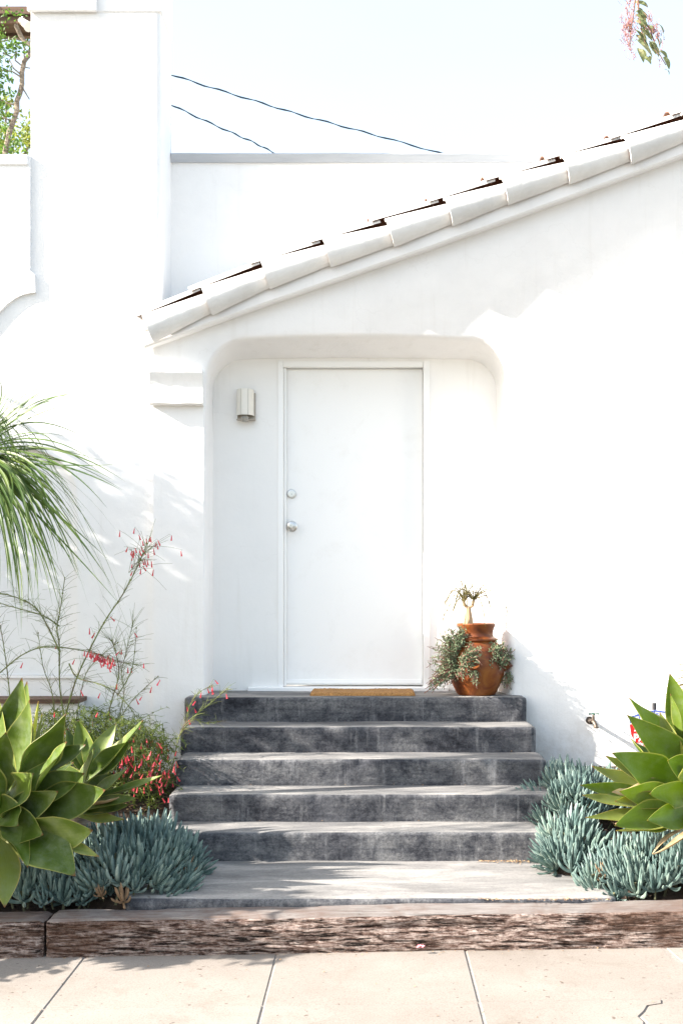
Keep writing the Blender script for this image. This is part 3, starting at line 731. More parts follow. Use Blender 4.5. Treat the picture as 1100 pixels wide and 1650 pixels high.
mb = MB(); mb.lathe([(.001,.0),(.098,.0),(.10,-.012)], PC + Vector((0,0,.418)), 24); mb.build('potting_soil', M_SOIL, t)

def ribbon(mb, pts, w, n_hint=Vector((0,0,1)), m=0, wprof=None, cup=.25):
    """a leaf ribbon along pts with a shallow V cross-section"""
    L = len(pts); vs = []
    for i, p in enumerate(pts):
        tg = (pts[min(i+1, L-1)] - pts[max(i-1, 0)]).normalized()
        sd = tg.cross(n_hint)
        if sd.length < 1e-3: sd = tg.cross(Vector((1,0,0)))
        sd.normalize(); nr = sd.cross(tg)
        ww = w*(wprof(i/(L-1)) if wprof else 1-(i/(L-1))**2*.97)/2
        vs += [p - sd*ww + nr*ww*cup, p, p + sd*ww + nr*ww*cup]
    fs = []
    for i in range(L-1):
        for j in (0, 1): fs.append((i*3+j, i*3+j+1, (i+1)*3+j+1, (i+1)*3+j))
    mb.add(vs, fs, m)

# ponytail seedling in the pot
M_SEEDL = leafmat('dry seedling leaf', [(.3,(.06,.06,.010)), (.7,(.12,.085,.02))], .03, (.3,.25,.05), .6, 10)
t = thing('ponytail_seedling', 'small pale ponytail plant growing out of the terracotta jar', 'plant', tuple(PC + Vector((0,0,.40))))
b0 = PC + Vector((-.052, -.01, .40)); mb = MB()
mb.tube([b0, b0+Vector((0,0,.05)), b0+Vector((.004,0,.085)), b0+Vector((.003,0,.135)), b0+Vector((0,0,.15))], lambda q: .036*(1-q)**1.5+.011, n=10)
mb.tube([b0+Vector((.002,0,.142)), b0+Vector((-.02,0,.158)), b0+Vector((-.028,0,.18))], .010, .009, n=7)
mb.tube([b0+Vector((.002,0,.142)), b0+Vector((.026,0,.155)), b0+Vector((.036,0,.19))], .010, .009, n=7)
mb.build('trunk', nm('pale seedling bark', (.36,.24,.14), .8), t)
rnd = random.Random(5)
for hub, k_ in ((b0+Vector((-.028,0,.18)), 17), (b0+Vector((.036,0,.19)), 17)):
    for i in range(k_):
        q = rnd.uniform(0, 2*math.pi); d = Vector((math.cos(q), math.sin(q)*.6, 0)); L = rnd.uniform(.11, .23); h = rnd.uniform(.05, .17)
        tip = hub + d*L + Vector((0,0, -rnd.uniform(.0, .17))); mid = hub + d*L*.55 + Vector((0,0,h*1.6))
        if i == 0 and hub.x > b0.x: mid = hub + Vector((-.01,0,.1)); tip = hub+Vector((-.025,0,.22))
        mb = MB(); mb.tube(bez(hub, mid, tip, 9), .0036, .0016, n=4); mb.build('leaf', M_SEEDL, t)

# trailing succulents spilling from the jar pockets
def trailing(label, clusters, seed, n_each):
    clusters = [(a, b, sp_*1.18, int(c_*1.25)) for a, b, sp_, c_ in clusters]
    rnd = random.Random(seed)
    t = thing('trailing_succulent', label, 'plant', tuple(clusters[0][0]), 'succulents trailing from the terracotta jar')
    st = MB(); lf = MB()
    for root, tip, spread, cnt in clusters:
        for s_ in range(cnt):
            e = tip + Vector((rnd.gauss(0,1)*spread, rnd.gauss(0,1)*spread*.8, rnd.gauss(0,1)*spread*1.1))
            mid = (root+e)/2 + Vector((rnd.gauss(0,.02), -abs(rnd.gauss(0,.02)), rnd.uniform(.0,.05)))
            pts = bez(root, mid, e, 7); st.tube(pts, .0028, .0016, n=4)
            for kk in range(n_each):
                q = rnd.uniform(.3, 1); p = pts[min(7, int(q*7))]
                a = Vector((rnd.gauss(0,1), rnd.gauss(0,1), rnd.gauss(.4,1))).normalized()
                L = rnd.uniform(.014, .029); sd = a.orthogonal().normalized()*L*.17; s2 = a.cross(sd)
                p = p + a*rnd.uniform(0,.012)
                lf.add([p, p+a*L*.5+sd, p+a*L*.5+s2, p+a*L*.5-sd, p+a*L*.5-s2, p+a*L], [(0,1,2),(0,2,3),(0,3,4),(0,4,1),(5,2,1),(5,3,2),(5,4,3),(5,1,4)])
    kind(st.build('stem', M_POTSTEM, t), 'stuff'); kind(lf.build('foliage', M_POTLEAF, t, smooth=False), 'stuff')
def pp(px, py, dy=0): return at(px, py, 7.53+dy)
trailing('large grey-green succulent trailing from the left side of the jar', [
    (pp(742,1052,.06), pp(722,1035), .036, 40), (pp(740,1065,.06), pp(710,1058,.0), .036, 44), (pp(738,1075,.05), pp(718,1082), .036, 40), (pp(745,1040,.06), pp(738,1022), .024, 22),
    (pp(738,1080,.05), pp(704,1096), .026, 22), (pp(738,1080,.05), pp(692,1106,.0), .020, 14), (pp(735,1080,.05), pp(722,1100), .02, 8)], 3, 13)
trailing('grey-green succulent trailing over the right shoulder of the jar by the recess edge', [
    (pp(790,1062,.06), pp(798,1050), .026, 36), (pp(795,1060,.08), pp(810,1045,.03), .022, 22), (pp(800,1068,.1), pp(822,1056,.05), .016, 14),
    (pp(805,1075,.05), pp(810,1066), .018, 16), (pp(800,1062,.05), pp(787,1075,-.03), .010, 5), (pp(815,1085,.1), pp(818,1105,.08), .014, 9)], 4, 12)
trailing('thin succulent strands hanging over the front of the jar', [
    (pp(755,1060,-.03), pp(758,1042,-.05), .012, 6), (pp(755,1070,-.06), pp(760,1088,-.075), .014, 8), (pp(750,1072,-.06), pp(742,1092,-.07), .016, 8), (pp(764,1082,-.07), pp(768,1105,-.085), .009, 6),
    (pp(752,1060,-.04), pp(772,1058,-.075), .020, 14), (pp(745,1068,-.05), pp(752,1068,-.085), .022, 14)], 9, 9)

# garden tap
fc = at(952, 1160, YW)
t = thing('garden_tap', 'small old brass tap with green cross handle on the white wall', 'tap', tuple(fc))
mb = MB(); disc(mb, fc + Vector((-.012,0,-.002)), [(.024,-.01),(.024,.006),(.012,.008),(.012,.06),(.016,.062),(.016,.08),(.012,.085)], 14)
mb.tube([fc+Vector((-.008,-.07,0)), fc+Vector((.0,-.095,-.004)), fc+Vector((.006,-.11,-.020)), fc+Vector((.008,-.115,-.034))], .013, .0125, n=10)
mb.tube([fc+Vector((.008,-.115,-.030)), fc+Vector((.008,-.116,-.040))], .0165, .0165, n=12)
mb.tube([fc+Vector((-.002,-.075,.006)), fc+Vector((0,-.078,.045))], .010, .006, n=8); mb.build('body', M_BRASS, t)
mb = MB(); z = .045
mb.tube([fc+Vector((-.030,-.078,z)), fc+Vector((-.016,-.078,z+.001)), fc+Vector((.0,-.078,z)), fc+Vector((.018,-.078,z+.001)), fc+Vector((.032,-.078,z))], lambda q: .0065-.004*math.sin(q*math.pi), n=7)
mb.tube([fc+Vector((0,-.105,z)), fc+Vector((0,-.05,z))], .005, n=6); mb.tube([fc+Vector((0,-.078,z-.004)), fc+Vector((0,-.078,z+.008))], .007, n=8)
mb.build('handle', M_GREENM, t)

# yard sign
YS = 7.1; sc_ = YS/F
sg0 = at(1055, 1175, YS)
t = thing('yard_sign', 'red, white and blue shield sign behind the right agave', 'sign', (sg0.x, YS, soil_z(sg0.x, YS)))
def sp(px, py, d=0): return Vector((X_(px, YS), YS-d, Z_(py, YS)))
def slab(pts, d0, d1, m):
    mb = MB(); n = len(pts); a = [sp(x, y, d1) for x, y in pts]; b_ = [sp(x, y, d0) for x, y in pts]
    mb.poly(a); mb.poly(b_); mb.add(a+b_, [(i, (i+1) % n, n+(i+1) % n, n+i) for i in range(n)]); return mb
cx = 1055
def shield(s_):
    half = [(0,-31),(18,-29.5),(34,-25),(43,-19),(42,0),(38,14),(30,28),(16,41),(0,50)]
    pts = [(cx + x*s_, 1175+y*s_) for x, y in half] + [(cx - x*s_, 1175+y*s_) for x, y in half[-2:0:-1]]
    return pts
slab(shield(1), -.006, .0, 0).build('panel', M_SWHITE, t, smooth=False)
slab([(cx-41.5,1167),(cx+41.5,1167),(cx+39,1184),(cx+30,1201),(cx+17,1213),(cx,1221),(cx-17,1213),(cx-30,1201),(cx-39,1184)], .0005, .0025, 0).build('red_field', M_SRED, t, smooth=False)
slab([(cx-42,1157),(cx-36,1152.5),(cx-36,1161),(cx-41.5,1165.5)], .0005, .002, 0).build('blue_border', M_SBLUE, t, smooth=False)
slab([(cx+42,1157),(cx+36,1152.5),(cx+36,1161),(cx+41.5,1165.5)], .0005, .002, 0).build('blue_border', M_SBLUE, t, smooth=False)
slab([(cx-40,1155.5),(cx-20,1147),(cx,1144.2),(cx+20,1147),(cx+40,1155.5),(cx+40,1157),(cx+20,1149),(cx,1146.2),(cx-20,1149),(cx-40,1157)], .0005, .002, 0).build('blue_border', M_SBLUE, t, smooth=False)
def letters(body, px, py, h, m, bold=.012, d=.0035, rot=0):
    cu = bpy.data.curves.new('lettering', 'FONT'); cu.body = body; cu.size = 1; cu.extrude = .004; cu.offset = bold; cu.align_x = 'LEFT'
    tmp = bpy.data.objects.new('lettering', cu); C.objects.link(tmp)
    dg = bpy.context.evaluated_depsgraph_get(); dg.update()
    me = bpy.data.meshes.new_from_object(tmp.evaluated_get(dg)); bpy.data.objects.remove(tmp)
    k_ = h*sc_/.7
    o_ = sp(px, py, d) - Vector(t.location)
    me.transform(Matrix.Translation(o_) @ Matrix.Rotation(R(rot), 4, 'Y') @ Matrix.Rotation(R(90), 4, 'X') @ Matrix.Scale(k_, 4))
    me.materials.clear(); me.materials.append(m)
    o = bpy.data.objects.new('lettering', me); C.objects.link(o); o.parent = t; return o
letters('PA', 1019.5, 1194, 11.5, M_SWHITE, .035)
letters('A', 1021, 1178, 9, M_SWHITE, .03)
letters('(800)', 1024, 1204.5, 8, M_SWHITE, .02)
letters('T', 1048, 1156, 8, M_SBLUE, .02); letters('E', 1055, 1157, 8, M_SBLUE, .02)
letters('A', 1020, 1163, 7, M_SBLUE, .02, rot=-18); letters('T', 1027, 1160, 7, M_SBLUE, .02, rot=-14)
mb = MB(); a = sp(1054, 1133); b_ = Vector((a.x, YS+.012, soil_z(a.x, YS)-.1)); mb.tube([b_, (a.x, YS+.012, a.z-.03), (a.x, YS+.012, a.z)], .0125, n=10); mb.build('post', M_SPOST, t)

# ------------------------------------------------------------------ agaves
def agave_leaf(base, tip, w, ctr, bow=.1, fold=.35, side=0, wave=.0, thick=.010, peak=.46):
    """thick folded leaf from base to tip; ctr = point the upper face looks toward"""
    NL, NW = 16, 6
    d = tip-base; L = d.length
    nrm = (ctr - (base+tip)/2); nrm = (nrm - d*(nrm.dot(d)/d.dot(d)))
    if nrm.length < 1e-4: nrm = Vector((0,0,1))
    nrm.normalize(); sd = d.normalized().cross(nrm)
    mid = (base+tip)/2 - nrm*(bow*L) + sd*(side*L)
    pts = bez(base, mid, tip, NL); ph = random.random()*9
    def wid(t_):
        if t_ < peak: return .48 + .52*math.sin(math.pi/2*(t_/peak))**1.2
        q = (t_-peak)/(1-peak); return max(.0, 1-q**1.75)*(1-.22*q)
    mb = MB(); top = []; bot = []; uv = []
    for i, p in enumerate(pts):
        t_ = i/NL
        tg = (pts[min(i+1, NL)] - pts[max(i-1, 0)]).normalized()
        n_ = (nrm - tg*nrm.dot(tg)).normalized(); s_ = tg.cross(n_)
        W_ = w*wid(t_)*.5 + .0012
        for j in range(NW+1):
            q = j/NW*2-1
            fo = fold*(1-.35*t_)
            h = (abs(q)**1.5)*W_*fo + 1.5*wave*W_*math.sin(ph + t_*8 + (2.4 if q > 0 else 0))*q*q
            th = thick*(1-q*q)*(1-.75*t_)
            P = p + s_*(q*W_*math.cos(fo*.5*abs(q))) + n_*h
            top.append(P + n_*.0006); bot.append(P - n_*(th+.0006)); uv.append((j/NW, t_))
    w1 = NW+1
    mb.add(top, [(i*w1+j, i*w1+j+1, (i+1)*w1+j+1, (i+1)*w1+j) for i in range(NL) for j in range(NW)], 0, uv)
    b0 = len(mb.v)
    mb.add(bot, [(i*w1+j, (i+1)*w1+j, (i+1)*w1+j+1, i*w1+j+1) for i in range(NL) for j in range(NW)], 0, uv)
    t0 = b0-len(top)
    for i in range(NL):
        mb.f.append([t0+i*w1, t0+(i+1)*w1, b0+(i+1)*w1, b0+i*w1]); mb.m.append(0)
        mb.f.append([t0+i*w1+NW, b0+i*w1+NW, b0+(i+1)*w1+NW, t0+(i+1)*w1+NW]); mb.m.append(0)
    # little dark spine
    return mb
def agave(label, hub, stem_base, leaves, rad, seed, green=None):
    green = green or M_AGAVE
    random.seed(seed)
    t = thing('agave', label, 'agave', tuple(stem_base))
    ctr = hub + Vector((0, -.15, .55))
    mb = MB(); mb.tube([stem_base - Vector((0,0,.1)), (stem_base+hub)/2 + Vector((.02,0,0)), hub], .06, .045, n=10); mb.build('stem', M_BARK, t)
    for lf in leaves:
        (bx, by, bY), (tx, ty, tY), wpx, kw = lf
        kw = dict(kw); mt = kw.pop('mat', green); c = kw.pop('ctr', None)
        b_, tp = at(bx, by, bY), at(tx, ty, tY)
        b_ = b_ + (hub-b_)*.25
        cc = ctr if c is None else (b_+tp)/2 + Vector(c)
        kw.setdefault('bow', .09); kw.setdefault('fold', .45); kw.setdefault('wave', .10)
        agave_leaf(b_, tp, wpx*tY/F*(1.2 if green is M_AGAVED else 1.1), cc, **kw).build('leaf', mt, t)
    rnd = random.Random(seed+1)
    for i in range(rad):                      # the rest of the rosette, out of frame and behind
        q = rnd.uniform(0, 2*math.pi); el = rnd.uniform(-.25, .8); L = rnd.uniform(.34, .46)
        d = Vector((math.cos(q)*math.cos(el), math.sin(q)*math.cos(el), math.sin(el)))
        if (hub + d*L).y < hub.y - .05 and (d.x*label_side[0] > -.1): continue
        agave_leaf(hub + d*.05 - Vector((0,0,.05*(1-el))), hub + d*L, rnd.uniform(.085,.115), ctr, bow=.09, fold=.45, wave=.1).build('leaf', green, t)
Y0 = 5.85
label_side = [1]
A2 = M_AGAVE2; AD = M_DRY
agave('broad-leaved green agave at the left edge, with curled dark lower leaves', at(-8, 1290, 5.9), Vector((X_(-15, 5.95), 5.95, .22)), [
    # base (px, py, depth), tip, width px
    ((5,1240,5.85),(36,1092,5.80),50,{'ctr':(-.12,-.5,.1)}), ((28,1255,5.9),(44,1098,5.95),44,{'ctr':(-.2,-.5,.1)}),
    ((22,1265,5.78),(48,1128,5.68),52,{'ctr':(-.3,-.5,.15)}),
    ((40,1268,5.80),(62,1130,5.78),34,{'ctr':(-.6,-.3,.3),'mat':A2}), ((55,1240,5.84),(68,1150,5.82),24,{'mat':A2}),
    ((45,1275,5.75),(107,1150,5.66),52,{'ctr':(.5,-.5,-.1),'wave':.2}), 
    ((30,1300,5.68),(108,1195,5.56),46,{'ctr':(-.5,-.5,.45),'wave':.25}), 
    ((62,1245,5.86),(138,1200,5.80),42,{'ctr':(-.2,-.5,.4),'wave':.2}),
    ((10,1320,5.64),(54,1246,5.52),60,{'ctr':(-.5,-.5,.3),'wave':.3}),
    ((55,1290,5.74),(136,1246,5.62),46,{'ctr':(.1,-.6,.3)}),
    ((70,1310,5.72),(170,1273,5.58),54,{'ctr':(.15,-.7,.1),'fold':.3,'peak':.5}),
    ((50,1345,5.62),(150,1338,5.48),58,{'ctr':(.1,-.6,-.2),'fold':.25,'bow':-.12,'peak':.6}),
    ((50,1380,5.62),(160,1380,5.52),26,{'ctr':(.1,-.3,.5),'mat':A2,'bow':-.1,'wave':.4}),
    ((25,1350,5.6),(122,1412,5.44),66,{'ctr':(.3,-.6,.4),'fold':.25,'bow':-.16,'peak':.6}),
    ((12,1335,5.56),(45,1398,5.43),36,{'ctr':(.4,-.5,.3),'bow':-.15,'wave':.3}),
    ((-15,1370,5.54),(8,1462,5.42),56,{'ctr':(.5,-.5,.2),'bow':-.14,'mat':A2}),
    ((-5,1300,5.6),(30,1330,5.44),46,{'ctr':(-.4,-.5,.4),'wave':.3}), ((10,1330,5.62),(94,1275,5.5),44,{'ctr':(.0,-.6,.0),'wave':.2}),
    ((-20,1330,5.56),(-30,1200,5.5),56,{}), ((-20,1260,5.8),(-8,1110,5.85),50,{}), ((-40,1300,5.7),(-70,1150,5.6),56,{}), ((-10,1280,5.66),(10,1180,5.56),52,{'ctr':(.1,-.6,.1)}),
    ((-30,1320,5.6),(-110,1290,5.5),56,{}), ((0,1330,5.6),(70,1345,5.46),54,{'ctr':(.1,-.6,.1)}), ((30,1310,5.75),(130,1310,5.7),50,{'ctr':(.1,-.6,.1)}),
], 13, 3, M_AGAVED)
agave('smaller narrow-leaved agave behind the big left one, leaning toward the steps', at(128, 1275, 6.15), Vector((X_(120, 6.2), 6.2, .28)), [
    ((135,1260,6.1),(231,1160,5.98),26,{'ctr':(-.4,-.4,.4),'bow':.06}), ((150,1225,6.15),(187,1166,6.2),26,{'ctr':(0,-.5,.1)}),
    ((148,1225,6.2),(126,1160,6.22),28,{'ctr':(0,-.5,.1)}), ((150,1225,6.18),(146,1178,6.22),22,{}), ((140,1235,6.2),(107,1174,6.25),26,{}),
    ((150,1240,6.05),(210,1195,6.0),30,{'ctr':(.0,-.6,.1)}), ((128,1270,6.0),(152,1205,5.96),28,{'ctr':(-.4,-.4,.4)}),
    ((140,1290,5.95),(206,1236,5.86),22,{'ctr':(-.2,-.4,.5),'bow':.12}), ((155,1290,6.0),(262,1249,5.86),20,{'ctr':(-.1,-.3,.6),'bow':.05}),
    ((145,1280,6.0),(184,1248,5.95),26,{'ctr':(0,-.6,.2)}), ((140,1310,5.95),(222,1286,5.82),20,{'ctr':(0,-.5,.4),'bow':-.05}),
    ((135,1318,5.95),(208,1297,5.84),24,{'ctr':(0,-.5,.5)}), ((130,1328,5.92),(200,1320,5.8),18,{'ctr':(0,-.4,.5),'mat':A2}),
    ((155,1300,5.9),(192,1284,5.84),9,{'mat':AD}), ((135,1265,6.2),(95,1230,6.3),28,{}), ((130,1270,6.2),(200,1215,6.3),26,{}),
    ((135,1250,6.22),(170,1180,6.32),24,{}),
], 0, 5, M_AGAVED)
agave('sunlit bright green agave at the right edge, in front of the shield sign', at(1118, 1275, 6.1), Vector((X_(1130, 6.15), 6.15, .25)), [
    ((1112,1200,6.05),(1078,1085,6.0),46,{'ctr':(-.3,-.5,.1)}), ((1100,1195,5.98),(1079,1118,5.96),26,{'ctr':(-.5,-.2,.2)}),
    ((1108,1215,6.0),(1013,1124,5.9),50,{'ctr':(.3,-.5,.5),'fold':.3}), ((1118,1232,5.95),(1009,1152,5.82),52,{'ctr':(.05,-.7,.0),'fold':.2,'peak':.36,'bow':.0}),
    ((1112,1274,5.88),(985,1213,5.68),58,{'ctr':(.15,-.7,.15),'fold':.35,'wave':.2,'bow':.05}),
    ((1095,1245,5.9),(1062,1148,5.95),30,{'mat':A2,'ctr':(-.3,-.4,.3)}),
    ((1060,1270,5.98),(975,1218,5.95),34,{'mat':A2,'ctr':(-.1,-.5,.5)}), ((1040,1280,6.02),(953,1234,5.98),34,{'mat':A2,'ctr':(-.1,-.4,.5),'fold':.3}),
    ((1040,1285,5.95),(934,1265,5.86),26,{'ctr':(0,-.5,.2)}), ((1030,1300,5.92),(938,1281,5.8),30,{'mat':A2,'ctr':(-.1,-.4,.5),'fold':.3}),
    ((1085,1290,5.78),(997,1275,5.6),44,{'ctr':(.1,-.7,-.1),'fold':.25,'bow':.02}), ((1075,1300,5.78),(990,1291,5.62),40,{'mat':A2,'ctr':(-.1,-.5,.6)}),
    ((1095,1312,5.7),(990,1330,5.5),52,{'ctr':(-.05,-.6,.3),'fold':.4,'bow':.12}), ((1090,1335,5.66),(992,1338,5.5),24,{'mat':A2,'ctr':(-.1,-.2,.6)}),
    ((1040,1318,5.85),(943,1317,5.74),24,{'mat':A2,'ctr':(-.1,-.4,.5),'bow':.08}), ((1115,1285,5.7),(1046,1279,5.52),40,{'ctr':(.1,-.7,.2),'wave':.3}),
    ((1115,1325,5.64),(1042,1322,5.5),42,{'ctr':(.1,-.6,.3)}), ((1120,1240,5.86),(1075,1225,5.7),46,{'ctr':(.1,-.7,.1)}),
    ((1060,1262,5.8),(986,1276,5.62),26,{'mat':AD,'ctr':(0,-.5,.5),'wave':.5}), ((1040,1225,6.1),(1016,1190,6.1),30,{}),
    ((1050,1230,5.95),(1000,1212,5.9),16,{'ctr':(0,-.4,.6)}),
    ((1085,1360,5.62),(1050,1376,5.52),8,{'mat':AD,'bow':-.1}), ((1120,1345,5.6),(1052,1376,5.48),12,{'mat':AD,'bow':.1}),
    ((1125,1220,6.0),(1118,1050,5.98),52,{}), ((1130,1260,5.8),(1150,1120,5.7),56,{}), ((1140,1300,5.8),(1230,1200,5.75),56,{}), ((1140,1320,5.7),(1225,1320,5.6),56,{}), ((1120,1330,5.6),(1130,1400,5.45),50,{'bow':-.1}), ((1125,1290,5.65),(1110,1225,5.5),48,{}),
], 0, 8)

# ------------------------------------------------------------------ blue chalk sticks
def shoot_mesh(seed):
    rnd = random.Random(seed); mb = MB()
    n = rnd.randint(12, 16)
    mb.tube([Vector((0,0,-.09)), Vector((0,0,-.03)), Vector((0,0,.03))], .006, .005, n=5, m=1)
    for i in range(n):
        q = i*2.399 + rnd.uniform(-.3,.3); t_ = i/n
        z0 = .035*t_-.025
        out = .062*(1-t_)**.8 + .010; h = .042 + .062*t_ + rnd.uniform(-.012,.012)
        d = Vector((math.cos(q), math.sin(q), 0))
        b_ = Vector((0,0,z0)) + d*.004; m_ = b_ + d*out*.85 + Vector((0,0,h*.25)); e = b_ + d*out + Vector((0,0,h))
        pts = bez(b_, m_, e, 5); r_ = rnd.uniform(.0056,.0076)
        mb.tube(pts, lambda u, r_=r_: r_*(.65+.5*math.sin(math.pi*min(1,u*.62+.12)))*(1 if u < .95 else .3), n=5, m=0)
    return mb
SHOOTS = [shoot_mesh(100+i).build('shoot', [M_CHALK, M_CHALKST]) for i in range(7)]
SHOOTS.append(shoot_mesh(140).build('shoot', [M_CHALKDRY, M_CHALKST]))
SHM = [o.data for o in SHOOTS]
for o in SHOOTS: bpy.data.objects.remove(o)
def mound(label, c, rx, ry, h, n, seed, zfun=None, sc=1.0, cond=None):
    rnd = random.Random(seed)
    t = thing('chalk_stick_succulent', label, 'succulent', (c[0], c[1], soil_z(c[0], c[1])), 'blue chalk stick succulents in the beds')
    k_ = 0; placed = []; tries = 0
    while k_ < n and tries < 6000:
        tries += 1
        a = rnd.uniform(0, 2*math.pi); rr = math.sqrt(rnd.uniform(0, 1))
        u, v_ = rr*math.cos(a), rr*math.sin(a)
        x, y = c[0] + u*rx, c[1] + v_*ry
        if cond and not cond(x, y): continue
        dome = math.sqrt(max(0, 1-rr*rr))
        z = max(soil_z(x, y), .17) + h*dome*(.82+.45*nz(x*6, y*6, seed)) + .02 - .035*rr**3
        p = Vector((x, y, z))
        if any((p-q).length < .052*sc for q in placed): continue
        placed.append(p)
        nrm = Vector((u/rx*.5, v_/ry*.5, 1.2*dome/h*.5 + .55)).normalized()
        nrm = (nrm + Vector((rnd.gauss(0,.18), rnd.gauss(0,.18), .25))).normalized()
        dry = rr > .72 and rnd.random() < .07
        o = bpy.data.objects.new('shoot', SHM[7 if dry else rnd.randrange(7)]); C.objects.link(o); o.parent = t
        o.location = p - Vector(t.location)
        o.rotation_euler = (nrm.to_track_quat('Z', 'Y') @ Matrix.Rotation(rnd.uniform(0, 6.28), 3, 'Z').to_quaternion()).to_euler()
        s_ = sc*rnd.uniform(.68, 1.25)*(.7 if dry else 1); o.scale = (s_, s_, s_*rnd.uniform(.95, 1.2)); k_ += 1
    mb = MB()                                # a dark tangle of old stems beneath
    mb.grid(10, 24, lambda u, v_: Vector((c[0]+rx*.80*u*math.cos(v_*2*math.pi), c[1]+ry*.80*u*math.sin(v_*2*math.pi), max(soil_z(c[0], c[1]+ry*.6*u*math.sin(v_*2*math.pi)), .12)+h*.60*math.sqrt(max(0, 1-u*u))-.04 + .02*nz(u*9, v_*30, seed))))
    kind(mb.build('old_stems', M_SOIL, t), 'stuff')
mound('large blue-green chalk stick mound beside the left end of the lowest steps', (-1.17, 6.00), .32, .42, .20, 95, 21)
mound('low open blue chalk stick rosettes under the left agave', (-1.68, 5.76), .46, .16, .06, 48, 22, sc=.95)
mound('shaded blue chalk stick mound against the wall, right of the steps', (1.16, 6.76), .28, .34, .17, 62, 23)
mound('small pale chalk stick mound spilling onto the right end of the lowest step', (1.03, 6.20), .17, .20, .14, 28, 24)
mound('large sunlit pale chalk stick mound under the right agave', (1.62, 5.88), .60, .28, .19, 130, 25)
mound('chalk stick mound at the back under the right agave', (1.75, 6.62), .38, .36, .16, 50, 26)

